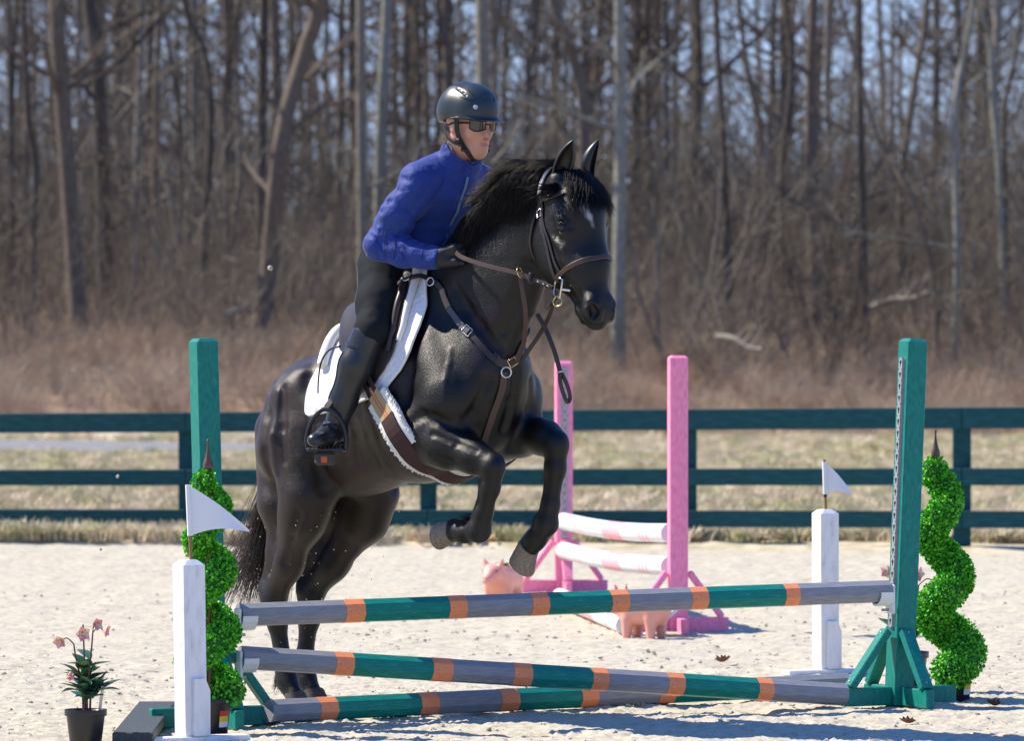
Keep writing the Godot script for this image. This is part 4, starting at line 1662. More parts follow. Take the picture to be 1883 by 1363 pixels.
var paint_noise: FastNoiseLite
func vertex_paint(kind: int, p: Vector3, _n: Vector3) -> Color:
	if kind == 1:
		# seal-brown coat: black head, mane side and lower legs, browner flanks and thighs, a small white star
		var k := paint_noise.get_noise_3dv(p * 2.2)
		var brown := smoothstep(1.15, .35, p.x) * smoothstep(.42, .66, p.y) * smoothstep(1.62, 1.25, p.y)
		brown = clampf(brown * .8 + k * .45 * smoothstep(1.7, 1.3, p.y), 0.0, 1.0)
		var c := Color(.0037, .0035, .0039).lerp(Color(.022, .0125, .0095), brown)
		var s := star_distance(p) + paint_noise.get_noise_3dv(p * 16.0) * .018
		if s < .025:
			c = c.lerp(Color(.34, .34, .35), smoothstep(.025, .006, s))
		return c
	if kind == 2:
		# face: skin with redder lips
		var q := rider_head.affine_inverse() * p
		var lip := .7 * smoothstep(.0095, .004, absf(q.y + .0665)) * smoothstep(.024, .018, absf(q.z)) * smoothstep(.085, .095, q.x)
		var rosy := smoothstep(.05, .0, Vector2(q.x - .08, q.y + .025).length()) * .25 * (0.5 + paint_noise.get_noise_3dv(p * 9.0))
		return Color(.58, .285, .185).lerp(Color(.50, .15, .12), clampf(lip * .8 + rosy, 0.0, 1.0))
	return Color.WHITE

func star_distance(p: Vector3) -> float:
	var best := 1.0
	var pts := [V(1.722, 2.005, .048), V(1.74, 1.965, .035), V(1.752, 1.93, .026)]
	for i in 2:
		var a: Vector3 = pts[i]
		var b: Vector3 = pts[i + 1]
		var h := clampf((p - a).dot(b - a) / (b - a).length_squared(), 0.0, 1.0)
		best = minf(best, p.distance_to(a.lerp(b, h)) + .010 * (i + h))
	return best

func strand(g: Geo, root: Vector3, d0: Vector3, d1: Vector3, length: float, r: float, steps := 6, wild := .12) -> void:
	var pts := PackedVector3Array([root])
	var rad := PackedFloat32Array([r])
	var w := Vector3(rng.randfn(), rng.randfn(), rng.randfn()) * wild
	for i in steps:
		var f := (i + 1.0) / steps
		var d := (d0.lerp(d1, f) + w * f).normalized()
		pts.append(pts[-1] + d * length / steps)
		rad.append(r * (1.0 - f * .85))
	g.tube(pts, rad, 3, false)

# hair that lies along the hide
func lying_strand(g: Geo, root: Vector3, dir: Vector3, turn: Vector3, length: float, lift: float, r: float) -> void:
	var pts := PackedVector3Array([root])
	dir = dir.normalized()
	turn = turn.normalized()
	for k in 6:
		dir = dir.lerp(turn, .45).normalized()
		var q := pts[-1] + dir * length / 6.0
		var gap := horse_field.at(q)
		if gap < lift or gap > lift * 2.0:
			q += horse_field.grad(q) * (lift - gap)
		pts.append(q)
	g.tube(pts, radii(r, r * .25, 7), 3, false)

func hoof(parent: Node3D, c: Vector3, axis: Vector3, toe: Vector3, size: float, m: Material) -> void:
	var side := axis.cross(toe).normalized()
	var g := Geo.new()
	var first := 0
	var rings := [[-.012, .043, -.004], [.0, .05, 0.0], [.006, .0495, .002], [.03, .053, .009], [.06, .058, .018], [.074, .0605, .023], [.078, .059, .023], [.074, .045, .023], [.068, .02, .02]]
	var sides := 20
	for i in rings.size():
		var q: Array = rings[i]
		for k in sides:
			var a := TAU * k / sides
			var back := .82 if cos(a) < 0 else 1.05
			var o := toe * cos(a) * back + side * sin(a) * .92
			g.vert(c + (axis * q[0] + toe * q[2] + o * q[1]) * size, (o + axis * (.9 if i > 6 else -.15)).normalized())
	for i in rings.size() - 1:
		for k in sides:
			var a := first + i * sides + k
			var b := first + i * sides + (k + 1) % sides
			g.t.append_array([a, a + sides, b, b, a + sides, b + sides])
	part(parent, "hoof", g.mesh(), m)

func ear_mesh(base: Vector3, tip: Vector3, open: Vector3) -> ArrayMesh:
	var ax := (tip - base).normalized()
	open = (open - ax * open.dot(ax)).normalized()
	var side := ax.cross(open)
	var g := Geo.new()
	var rows := []
	var inner := []
	for i in 15:
		var u := i / 14.0
		var wide := .036 * pow(sin(PI * clampf(.2 + u * .8, 0, 1)), .75) + .002
		wide = lerpf(wide, .03, smoothstep(.18, 0.0, u))
		var gape := lerpf(.5, 1.05, smoothstep(0.0, .3, u)) * (1.0 - .35 * smoothstep(.7, 1.0, u))
		var row := []
		var rin := []
		var c := base + ax * base.distance_to(tip) * u - open * .012 * sin(u * PI)
		for k in 17:
			var a := lerpf(gape, TAU - gape, k / 16.0)
			var o := open * cos(a) * .82 + side * sin(a)
			row.append(c + o * wide)
			rin.append(c + o * maxf(wide - .005, .001) + open * .001)
		rows.append(row)
		inner.append(rin)
	g.sheet(rows)
	for r in inner:
		r.reverse()
	g.sheet(inner)
	# rims
	for i in 14:
		for e in [0, 16]:
			g.quad(rows[i][e], rows[i + 1][e], inner[i + 1][16 - e], inner[i][16 - e], open)
	return g.mesh()

func build_horse() -> void:
	rng.seed = 50
	paint_noise = noise(1.0, 9, 3)
	var prims := horse_prims()
	horse_field = field(prims, horse_cuts())
	trunk_field = field(prims.slice(0, 6))
	var barrel_prims := prims.slice(0, 6)
	for q: float in [1.0, -1.0]:
		barrel_prims.append(cap(V(.74, 1.40, .15 * q), V(.86, 1.17, .19 * q), .13, .13, .08, .85))
		barrel_prims.append(cap(V(1.04, 1.25, .15 * q), V(.90, 1.13, .17 * q), .13, .10, .06))
	girth_field = field(barrel_prims)
	horse_field.folds = noise(5.0, 95, 2)
	horse_field.fold_depth = .004
	# creases between the muscles, skin folds, tendons and veins, alike on both sides
	var lines := [
		[.030, .016, V(.874, 1.617, .171), V(.906, 1.511, .219), V(.915, 1.384, .25), V(.90, 1.27, .261)],
		[.026, .014, V(1.04, 1.70, .13), V(1.10, 1.62, .122), V(1.166, 1.553, .11), V(1.237, 1.468, .09)],
		[.020, .014, V(1.230, 1.342, .115), V(1.172, 1.216, .142), V(1.151, 1.153, .18)],
		[.020, .012, V(.959, 1.175, .295), V(1.020, 1.21, .276), V(1.080, 1.20, .257), V(1.139, 1.165, .224)],
		[.012, .008, V(1.08, 1.135, .268), V(1.177, 1.098, .228), V(1.26, 1.07, .2)],
		[.010, .007, V(1.07, 1.06, .266), V(1.149, 1.035, .232), V(1.25, 1.02, .212)],
		[.026, .013, V(.20, 1.36, .2), V(.25, 1.25, .24), V(.27, 1.12, .25), V(.29, 1.0, .22), V(.30, .90, .19)],
		[.022, .011, V(-.02, 1.32, .2), V(.02, 1.2, .26), V(.03, 1.05, .28), V(.02, .9, .27), V(.0, .76, .24)],
		[.020, .009, V(.10, 1.30, .23), V(.13, 1.15, .275), V(.15, 1.02, .285)],
		[.018, -.008, V(.07, 1.29, .24), V(.08, 1.12, .28), V(.09, .97, .285)],
		[.016, .010, V(.21, .80, .25), V(.14, .70, .235), V(.05, .60, .196)],
		[.014, .009, V(.03, .78, .25), V(-.02, .66, .2), V(-.08, .56, .16)],
		[.022, .010, V(1.41, 1.78, .085), V(1.357, 1.66, .09), V(1.27, 1.53, .09)],
		[.018, .006, V(.50, 1.24, .23), V(.53, 1.12, .215), V(.5, 1.0, .18)],
		[.018, .006, V(.58, 1.26, .24), V(.61, 1.12, .225), V(.59, 1.0, .16)],
		[.018, .006, V(.66, 1.27, .255), V(.69, 1.12, .235), V(.67, 1.0, .16)],
		[.018, .005, V(.43, 1.23, .22), V(.45, 1.12, .205), V(.43, 1.02, .175)],
		[.012, -.0022, V(1.08, 1.468, .18), V(1.10, 1.41, .205), V(1.108, 1.34, .23), V(1.125, 1.26, .25)],
		[.010, -.003, V(1.10, 1.12, .27), V(1.16, 1.095, .245), V(1.22, 1.085, .22)],
		[.009, -.006, V(1.26, .95, .18), V(1.225, .88, .175), V(1.195, .82, .17)],
		[.009, -.006, V(1.29, 1.02, .12), V(1.285, .93, .115), V(1.255, .83, .11)],
		[.012, -.006, V(1.60, 1.885, .105), V(1.655, 1.84, .105), V(1.70, 1.78, .09)],
		[.007, -.004, V(1.62, 1.86, .108), V(1.655, 1.80, .105), V(1.68, 1.75, .095)],
		[.016, .006, V(1.60, 1.95, .11), V(1.62, 1.90, .11), V(1.66, 1.88, .11)],
		[.012, .006, V(1.66, 1.99, .11), V(1.69, 1.965, .10), V(1.70, 1.93, .10)],
		[.006, .008, V(1.660, 1.668, .05), V(1.672, 1.65, .052), V(1.688, 1.622, .052), V(1.704, 1.589, .05), V(1.748, 1.562, .052), V(1.785, 1.552, .02)],
		[.008, -.006, V(1.778, 1.648, .072), V(1.802, 1.638, .05), V(1.812, 1.61, .036), V(1.806, 1.578, .036), V(1.788, 1.566, .055), V(1.772, 1.585, .075), V(1.768, 1.62, .078), V(1.778, 1.648, .072)],
		[.012, .005, V(1.70, 1.70, .08), V(1.715, 1.66, .08), V(1.71, 1.62, .075)],
		[.016, .012, V(1.28, 1.38, .0), V(1.24, 1.26, .0), V(1.19, 1.15, .0)],
	]
	for l in lines:
		for q: float in [1.0, -1.0]:
			var last := Vector3.ZERO
			for i in range(2, l.size()):
				var at: Vector3 = horse_field.snap((l[i] as Vector3) * Vector3(1, 1, q))
				if i > 2:
					horse_field.dents.append([last, at, l[0], l[1]])
				last = at
	var o := thing("horse", "black horse leaping over the striped poles, ridden in full tack", "horse", HORSE_AT, HORSE_TURN)
	var coat := mat(Color.WHITE, .43, 0.0, .45)
	coat.vertex_color_use_as_albedo = true
	coat.uv1_triplanar = true
	coat.uv1_scale = Vector3(8.0, 3.0, 8.0)
	var hairs := NoiseTexture2D.new()
	hairs.width = 512; hairs.height = 512; hairs.seamless = true
	hairs.noise = noise(.09, 91, 3)
	hairs.as_normal_map = true
	hairs.bump_strength = 3.4
	coat.normal_enabled = true
	coat.normal_texture = hairs
	coat.normal_scale = 1.0
	part(o, "body", mesh_field(horse_field, .007, 1), coat)
	var black := mat(lin(.009, .008, .0085), .42)
	for k in 2:
		var q := 1.0 if k == 0 else -1.0
		var b := V(1.572, 2.105, .055) if k == 0 else V(1.615, 2.115, -.06)
		var t := V(1.655, 2.262, .05) if k == 0 else V(1.65, 2.268, -.085)
		part(o, "ear", ear_mesh(b, t, HN * .75 + HR * q * (.55 if k == 0 else .45)), black)
		# eye
		var g := Geo.new()
		g.lathe([Vector2(0, -.021), Vector2(.012, -.017), Vector2(.0195, -.0075), Vector2(.021, 0), Vector2(.0195, .0075), Vector2(.012, .017), Vector2(0, .021)], 14, Transform3D(Basis(), hd(.199, .02, .102 * q)))
		var eye := part(o, "eye", g.mesh(), mat(lin(.012, .008, .006), .06))
		g = Geo.new()
		var lid := []
		for i in 9:
			var a := lerpf(-1.25, 1.25, i / 8.0)
			lid.append(hd(.199, .02, .102 * q) + HN * sin(a) * .025 - HA * (cos(a) * .019 - .003) + HR * q * (.013 - .006 * a * a))
		g.tube(smooth_path(lid, 2), radii(.0045, .0045, 17), 6)
		part(eye, "eyelid", g.mesh(), black)
	var horn := noisy([0.0, .4, .7, 1.0], [lin(.10, .08, .06), lin(.19, .155, .12), lin(.26, .22, .175), lin(.36, .32, .265)], .8, .02, 92, Vector3(6, 14, 6))
	var dark_horn := noisy([0.0, .5, 1.0], [lin(.03, .028, .026), lin(.055, .05, .046), lin(.12, .11, .10)], .7, .02, 93, Vector3(6, 14, 6))
	hoof(o, V(1.045, .762, .14), Vector3(-1, .06, 0).normalized(), Vector3(-.06, -1, 0).normalized(), .98, horn)
	hoof(o, V(1.165, .69, -.14), Vector3(-.72, -.69, 0).normalized(), Vector3(.69, -.72, 0).normalized(), 1.0, horn)
	hoof(o, V(-.005, .066, .1), Vector3(.22, -.975, 0).normalized(), Vector3(.975, .22, 0).normalized(), .95, dark_horn)
	hoof(o, V(-.14, .066, -.1), Vector3(.22, -.975, 0).normalized(), Vector3(.975, .22, 0).normalized(), .95, dark_horn)
	# mane: a thick fall on the right of the crest, its top blown back
	var hair := mat(lin(.0065, .006, .0065), .45, 0.0, .3)
	var brownish := mat(lin(.06, .042, .033), .4)
	var g := Geo.new()
	for i in 5000:
		var s := lerpf(1.1, 1.57, pow(rng.randf(), .85))
		var top := horse_field.hit(V(s, 2.7, 0), Vector3.DOWN) if i % 6 == 0 else Vector3.ZERO
		if i % 6 == 0:
			crest = top
		var root := crest + V(rng.randf_range(-.02, .02), -.012, rng.randf_range(-.02, .03))
		var lift := rng.randf()
		var out := V(-.3 - .35 * lift, .7 + .3 * lift, .15 + .45 * rng.randf()).normalized()
		var fall := V(-.62, -.62 + .6 * lift * lift, .5 * (1.0 - lift) + .1).normalized()
		strand(g, root, out, fall, rng.randf_range(.07, .14), .0012, 6, .15)
	for i in 2600:
		# the part that lies down the neck
		if i % 6 == 0:
			var s := lerpf(1.1, 1.5, rng.randf())
			crest = horse_field.hit(V(s, 2.7, 0), Vector3.DOWN)
		lying_strand(g, crest + V(rng.randf_range(-.02, .02), -.005, rng.randf_range(-.01, .03)), V(-.3 + rng.randfn() * .1, .35, .8), V(-.22 + rng.randfn() * .12, -.9, .25), rng.randf_range(.14, .29), .004 + .016 * rng.randf(), .0016)
	part(o, "mane", g.mesh(), hair)
	# forelock between the ears, blown across the cheek
	g = Geo.new()
	for i in 900:
		var root := horse_field.snap(hd(rng.randf_range(-.03, .02), rng.randf_range(.0, .06), rng.randf_range(-.04, .04)), .0)
		var lean := rng.randf_range(-.75, .55)
		lying_strand(g, root, HN * .6 - HA * .2 + HR * lean * .5, HA + HR * lean * .9, rng.randf_range(.1, .21), .005 + .016 * rng.randf(), .0015)
	for i in 130:
		var root := horse_field.snap(hd(rng.randf_range(.0, .05), rng.randf_range(-.02, .03), .075), -.003)
		strand(g, root, (HR * .8 + HN * .2 - HA * .1).normalized(), (HR * .9 - HN * .75 + HA * .35).normalized(), rng.randf_range(.05, .16), .0012, 6, .55)
	part(o, "forelock", g.mesh(), hair)
	# tail
	g = Geo.new()
	for i in 1000:
		var a := rng.randf() * TAU
		var rr := sqrt(rng.randf()) * .045
		var root := V(-.15, 1.16, -.01) + V(sin(a) * .02, cos(a) * rr, cos(a * 1.7) * rr)
		var sway := clampf(rng.randfn() * .07, -.13, .13)
		var back := rng.randf()
		var pts := smooth_path([root, root + V(-.06, -.03, sway * .2), root + V(-.09, -.2, .0 + sway * .4), root + V(-.13 - .06 * back, -.42, .0 + sway * .8 + rng.randfn() * .012), root + V(-.20 - .27 * back * back, -.58 - .18 * rng.randf(), .0 + sway * 1.2 + rng.randfn() * .02)], 3)
		g.tube(pts, radii(.0021, .0006, pts.size()), 3, false)
	part(o, "tail", g.mesh(), brownish)
	# feathering behind the fetlocks and knees
	for f in [[V(1.235, .80, .14), V(-.6, .35, .1), .045], [V(1.17, .80, .14), V(-.75, .55, .2), .05], [V(1.262, .80, -.14), V(-.8, -.4, 0), .045], [V(1.25, .95, .148), V(-.8, -.5, 0), .03], [V(1.29, .98, -.148), V(-.8, -.5, 0), .03], [V(-.09, .13, .1), V(-.6, -.8, 0), .04], [V(-.23, .13, -.1), V(-.6, -.8, 0), .04]]:
		g = Geo.new()
		for i in 70:
			var root: Vector3 = f[0] + V(rng.randf_range(-.02, .02), rng.randf_range(-.025, .025), rng.randf_range(-.025, .025))
			root = horse_field.snap(root, -.002)
			strand(g, root, (f[1] as Vector3).normalized(), (f[1] as Vector3 + V(-.1, -.5, 0)).normalized(), f[2] * rng.randf_range(.6, 1.3), .0013, 4, .25)
		part(o, "feather", g.mesh(), hair)

var crest := Vector3.ZERO
var trunk_field: Field
var girth_field: Field
# ---------------------------------------------------------------- tack, in the horse's own axes
const TA := Vector3(.27, 1.17, 0)
const TT := Vector3(.942, .335, 0)
const TN := Vector3(-.335, .942, 0)

# point on the barrel: u along the trunk, phi degrees down from the spine on the right
func barrel(u: float, phi: float, off: float, f: Field) -> Vector3:
	var a := deg_to_rad(phi)
	var d := TN * cos(a) + Vector3(0, 0, sin(a))
	return f.hit(TA + TT * u + d * .62, -d, off)

func curve_at(table: Array, x: float) -> float:
	for i in table.size() - 1:
		if x <= table[i + 1][0]:
			return lerpf(table[i][1], table[i + 1][1], clampf((x - table[i][0]) / (table[i + 1][0] - table[i][0]), 0.0, 1.0))
	return table[table.size() - 1][1]

func strap_on(parent: Node3D, called: String, ctrl: Array, width: float, thick: float, m: Material, off := .002, per := 6, f: Field = null) -> MeshInstance3D:
	f = f if f else horse_field
	var pts := smooth_path(ctrl, per)
	var outs := PackedVector3Array()
	for i in pts.size():
		pts[i] = f.snap(pts[i], off)
		outs.append(f.grad(pts[i]))
	var g := Geo.new()
	g.strap(pts, outs, width, thick)
	return part(parent, called, g.mesh(), m)

func strap_free(parent: Node3D, called: String, ctrl: Array, out: Vector3, width: float, thick: float, m: Material, per := 6) -> MeshInstance3D:
	var pts := smooth_path(ctrl, per)
	var g := Geo.new()
	g.strap(pts, PackedVector3Array([out]), width, thick)
	return part(parent, called, g.mesh(), m)

func ring(parent: Node3D, called: String, c: Vector3, n: Vector3, r: float, thick: float, m: Material, from := 0.0, to := 360.0) -> MeshInstance3D:
	var u := n.cross(Vector3.UP if absf(n.y) < .9 else Vector3.RIGHT).normalized()
	var w := n.cross(u)
	var pts := PackedVector3Array()
	for i in 25:
		var a := deg_to_rad(lerpf(from, to, i / 24.0))
		pts.append(c + (u * cos(a) + w * sin(a)) * r)
	var g := Geo.new()
	g.tube(pts, PackedFloat32Array([thick]), 8)
	return part(parent, called, g.mesh(), m)

func shell(rows: Array, thick: float, f: Field) -> ArrayMesh:
	# sheet with thickness, both faces and a closed rim
	var g := Geo.new()
	var outer := []
	for r in rows:
		var o := []
		for p: Vector3 in r:
			o.append(p + f.grad(p) * thick)
		outer.append(o)
	g.sheet(rows)
	g.sheet(outer)
	var h: int = rows.size() - 1
	var w: int = rows[0].size() - 1
	for j in w:
		g.quad(rows[0][j], rows[0][j + 1], outer[0][j + 1], outer[0][j], rows[0][j] - rows[1][j])
		g.quad(rows[h][j], rows[h][j + 1], outer[h][j + 1], outer[h][j], rows[h][j] - rows[h - 1][j])
	for i in h:
		g.quad(rows[i][0], rows[i + 1][0], outer[i + 1][0], outer[i][0], rows[i][0] - rows[i][1])
		g.quad(rows[i][w], rows[i + 1][w], outer[i + 1][w], outer[i][w], rows[i][w] - rows[i][w - 1])
	return g.mesh()

func build_tack() -> void:
	rng.seed = 60
	var brown := noisy([0.0, .5, 1.0], [lin(.028, .014, .011), lin(.045, .024, .018), lin(.075, .042, .032)], .42, .03, 101, Vector3.ONE * 6)
	var dark := noisy([0.0, .5, 1.0], [lin(.014, .010, .0095), lin(.024, .016, .014), lin(.04, .027, .024)], .4, .03, 102, Vector3.ONE * 6)
	var steel := mat(lin(.62, .61, .58), .22, 1.0)
	var brass := mat(lin(.70, .50, .20), .25, 1.0)
	var white := mat(lin(.74, .74, .75), .85)
	# quilting of the saddle cloth
	var quilt := Image.create(256, 256, false, Image.FORMAT_RGB8)
	for y in 256:
		for x in 256:
			var a := absf(fposmod((x + y) / 64.0, 1.0) - .5) * 2.0
			var b := absf(fposmod((x - y) / 64.0, 1.0) - .5) * 2.0
			var h := pow(minf(1.0 - a, 1.0 - b), .5)
			quilt.set_pixel(x, y, Color(h, h, h))
	quilt.bump_map_to_normal_map(6.0)
	white.normal_enabled = true
	white.normal_texture = ImageTexture.create_from_image(quilt)
	white.normal_scale = .8
	white.uv1_triplanar = true
	white.uv1_scale = Vector3.ONE * 7.0
	# saddle cloth
	var pad := thing("saddle_cloth", "white quilted saddle cloth under the saddle on the black horse", "saddle cloth", HORSE_AT, HORSE_TURN)
	var rear := [[0, .1], [28, .09], [40, .045], [55, .015], [68, .0], [78, -.008], [82, .0], [84, .02], [89, .13], [95, .27], [100, .47]]
	var front := [[0, .73], [31, .735], [52, .73], [66, .72], [76, .703], [84, .672], [90, .637], [95, .595], [100, .55]]
	var rows := []
	for i in 61:
		var phi := lerpf(-100, 100, i / 60.0)
		var row := []
		var a := curve_at(rear, absf(phi))
		var b := curve_at(front, absf(phi))
		for j in 27:
			row.append(barrel(lerpf(a, b, j / 26.0), phi, .006, trunk_field if absf(phi) < 100 else horse_field))
		rows.append(row)
	for r in rows:
		for j in r.size():
			if horse_field.at(r[j]) < .006:
				r[j] = horse_field.snap(r[j], .006)
	part(pad, "cloth", shell(rows, .009, horse_field), white)
	# piping round the edge
	var edge := []
	for i in rows.size():
		edge.append(rows[i][0])
	for j in range(1, 27):
		edge.append(rows[60][j])
	for i in range(59, -1, -1):
		edge.append(rows[i][26])
	var pp := PackedVector3Array()
	for p: Vector3 in edge:
		pp.append(p + horse_field.grad(p) * .005)
	var g := Geo.new()
	g.tube(pp, PackedFloat32Array([.0065]), 7)
	part(pad, "binding", g.mesh(), mat(lin(.78, .78, .78), .8))
	# saddle
	var sd := thing("saddle", "dark brown leather jumping saddle beneath the rider", "saddle", HORSE_AT, HORSE_TURN)
	for q: float in [1.0, -1.0]:
		var f0 := [[14, .30], [40, .30], [60, .29], [80, .31], [88, .35], [94, .42]]
		var f1 := [[14, .66], [32, .69], [55, .665], [75, .625], [86, .57], [94, .5]]
		var fl := []
		for i in 24:
			var phi := lerpf(14, 93, i / 23.0)
			var row := []
			for j in 15:
				row.append(barrel(lerpf(curve_at(f0, phi), curve_at(f1, phi), j / 14.0), phi * q, .02, horse_field))
			fl.append(row)
		var flap := part(sd, "flap", shell(fl, .007, horse_field), dark)
		# knee roll along the front edge
		var roll := []
		for i in range(2, 18):
			roll.append(fl[i][13])
		var pr := PackedVector3Array()
		for p: Vector3 in roll:
			pr.append(p + horse_field.grad(p) * .011)
		g = Geo.new()
		g.tube(pr, radii(.018, .011, pr.size()), 9)
		part(flap, "knee_roll", g.mesh(), dark)
	var seat := []
	for i in 21:
		var f := i / 20.0
		var row := []
		var u := lerpf(.17, .68, f)
		var rise := .008 + .036 * pow(1.0 - f, 3.0) + .018 * pow(f, 5.0)
		var half := lerpf(46.0, 26.0, f) * (1.0 - pow(absf(f - .5) * 2.0, 6.0) * .45)
		for j in 15:
			var s := j / 7.0 - 1.0
			row.append(barrel(u, s * half, .014 + rise * (1.0 - pow(absf(s), 2.5)), horse_field))
		seat.append(row)
	part(sd, "seat", shell(seat, .012, horse_field), dark)
	# sheepskin half pad edge that shows behind the cantle and at the pommel
	var fleece := noisy([0.0, .5, 1.0], [lin(.58, .56, .52), lin(.74, .73, .70), lin(.80, .79, .77)], .95, .05, 103, Vector3.ONE * 10)
	var hp := thing("half_pad", "cream fleece half pad edge showing round the saddle", "half pad", HORSE_AT, HORSE_TURN)
	var band := PackedVector3Array()
	for i in 29:
		var phi := lerpf(-46, 46, i / 28.0)
		band.append(barrel(.085 + .03 * absf(phi) / 46.0, phi, .03, horse_field))
	g = Geo.new()
	g.tube(band, PackedFloat32Array([.024]), 9)
	part(hp, "rear_roll", g.mesh(), fleece)
	for q: float in [1.0, -1.0]:
		band = PackedVector3Array()
		for i in 18:
			var phi := lerpf(16, 66, i / 17.0)
			band.append(barrel(curve_at([[14, .70], [32, .705], [55, .685], [75, .64]], phi), phi * q, .024, horse_field))
		g = Geo.new()
		g.tube(band, radii(.017, .011, band.size()), 8)
		part(hp, "front_roll", g.mesh(), fleece)
	# girth
	var gi := thing("girth", "brown girth with white fleece edges and striped elastic", "girth", HORSE_AT, HORSE_TURN)
	var way := [[86, .49], [92, .50], [99, .513], [111, .542], [122, .578], [135, .60], [150, .59], [169, .545], [180, .535]]
	for q: float in [1.0, -1.0]:
		var ctrl := []
		for i in 30:
			var phi := lerpf(88, 181 if q > 0 else 179, i / 29.0)
			ctrl.append(barrel(curve_at(way, phi), phi * q, .004, girth_field))
		var pts := PackedVector3Array(ctrl)
		var outs := PackedVector3Array()
		for p in pts:
			outs.append(girth_field.grad(p))
		g = Geo.new()
		g.strap(pts.slice(5), outs.slice(5), .125, .02)
		var fl := part(gi, "fleece", g.mesh(), fleece)
		# tufted border
		g = Geo.new()
		for i in range(5, 29):
			for k in 44:
				var f := rng.randf()
				var p := pts[i].lerp(pts[i + 1], f)
				var d := (pts[i + 1] - pts[i]).normalized()
				var s := d.cross(outs[i]) * (1.0 if k % 2 == 0 else -1.0)
				var c := p + s * rng.randf_range(.05, .0625) + outs[i] * rng.randf_range(.004, .02)
				var r := rng.randf_range(.003, .0058)
				g.tube(PackedVector3Array([c - s * r * .6, c + s * r * .5, c + s * r * 1.1]), PackedFloat32Array([r * .7, r * .8, r * .3]), 5, true)
		part(fl, "tufts", g.mesh(), fleece)
		g = Geo.new()
		var up := PackedVector3Array()
		for i in pts.size():
			up.append(pts[i] + outs[i] * .0205)
		g.strap(up.slice(10), outs.slice(10), .075, .006)
		part(gi, "girth_body", g.mesh(), mat(lin(.042, .016, .016), .8))
		g = Geo.new()
		g.strap(up.slice(3, 11), outs.slice(3, 11), .07, .004)
		var el := part(gi, "elastic", g.mesh(), mat(lin(.40, .30, .15), .8))
		for k: float in [-.008, .006]:
			g = Geo.new()
			var ln := PackedVector3Array()
			for i in range(3, 11):
				var d := (up[i + 1] - up[i]).normalized()
				ln.append(up[i] + d.cross(outs[i]) * k + outs[i] * .0042)
			g.strap(ln, outs.slice(3, 11), .006, .0012)
			part(el, "stripe", g.mesh(), mat(lin(.52, .13, .05), .7))
		for k: float in [-.02, .02]:
			g = Geo.new()
			var ln := PackedVector3Array()
			for i in range(0, 5):
				var d := (up[i + 1] - up[i]).normalized()
				ln.append(up[i] + d.cross(outs[i]) * k + outs[i] * .003)
			g.strap(ln, outs.slice(0, 5), .024, .004)
			part(gi, "billet", g.mesh(), dark)
	# breastplate
	var bp := thing("breastplate", "brown leather breastplate buckled across the horse's chest", "breastplate", HORSE_AT, HORSE_TURN)
	var rpts := [V(.80, 1.735, .13), V(.87, 1.74, .13), V(.947, 1.712, .148), V(1.009, 1.637, .158), V(1.087, 1.574, .160), V(1.152, 1.532, .153), V(1.212, 1.479, .134), V(1.249, 1.437, .110), V(1.274, 1.410, .076)]
	strap_on(bp, "strap", rpts, .024, .005, dark)
	strap_on(bp, "elastic", [V(.96, 1.70, .15), V(.985, 1.665, .155), V(1.012, 1.633, .158)], .026, .008, mat(lin(.22, .16, .11), .8), .002, 5)
	strap_on(bp, "strap", [V(1.015, 1.63, .158), V(1.087, 1.574, .160), V(1.14, 1.54, .155)], .026, .007, mat(lin(.06, .065, .075), .45), .003, 5)
	var bk := horse_field.snap(V(1.135, 1.545, .157), .008)
	buckle(bp, bk, horse_field.grad(bk), (V(1.152, 1.532, .153) - V(1.087, 1.574, .160)).normalized(), .02, .016, steel)
	strap_on(bp, "strap", [V(1.285, 1.405, .05), V(1.290, 1.412, .03), V(1.297, 1.437, -.005), V(1.30, 1.48, -.035), V(1.25, 1.54, -.11), V(1.1, 1.58, -.16), V(.95, 1.70, -.15), V(.82, 1.735, -.13)], .024, .005, dark)
	var hub := horse_field.snap(V(1.283, 1.395, .062), .006)
	strap_on(bp, "chest_piece", [V(1.262, 1.425, .095), V(1.279, 1.408, .066), V(1.292, 1.418, .028)], .034, .009, brown, .002, 6)
	ring(bp, "ring", hub + V(.004, -.02, .0), horse_field.grad(hub), .02, .0035, steel)
	var bb := horse_field.snap(V(1.289, 1.413, .035), .013)
	buckle(bp, bb, horse_field.grad(bb), Vector3(.1, .5, -.8).normalized(), .017, .015, brass)
	strap_on(bp, "centre_strap", [V(1.278, 1.374, .066), V(1.271, 1.321, .066), V(1.249, 1.258, .070), V(1.219, 1.195, .077), V(1.16, 1.11, .07), V(1.05, 1.03, .03), V(.96, .985, .0)], .027, .005, brown, .004)
	# running forks up to the reins
	strap_free(bp, "fork", [V(1.30, 1.415, .03), V(1.365, 1.50, .045), V(1.425, 1.60, .09), V(1.445, 1.68, .12), V(1.442, 1.752, .13)], V(.7, 0, .7), .017, .004, brown)
	strap_free(bp, "fork", [V(1.305, 1.42, .01), V(1.40, 1.52, .0), V(1.50, 1.60, .03), V(1.585, 1.69, .07)], V(.7, 0, .7), .017, .004, dark)
	ring(bp, "fork_ring", V(1.440, 1.758, .13), V(.75, .25, -.3).normalized(), .021, .0028, brass)
	# pommel fittings
	strap_free(bp, "pommel_strap", [V(.70, 1.70, .17), V(.78, 1.735, .165), V(.86, 1.75, .155), V(.925, 1.735, .152)], V(.2, .5, .8), .02, .006, dark)
	ring(bp, "dee", V(.93, 1.728, .158), V(.3, .2, .9).normalized(), .016, .003, steel)
	ring(bp, "dee", V(.80, 1.745, .175), V(.3, .5, .8).normalized(), .014, .003, steel)
	# bridle
	var br := thing("bridle", "dark brown leather bridle with steel bit on horse's head", "bridle", HORSE_AT, HORSE_TURN)
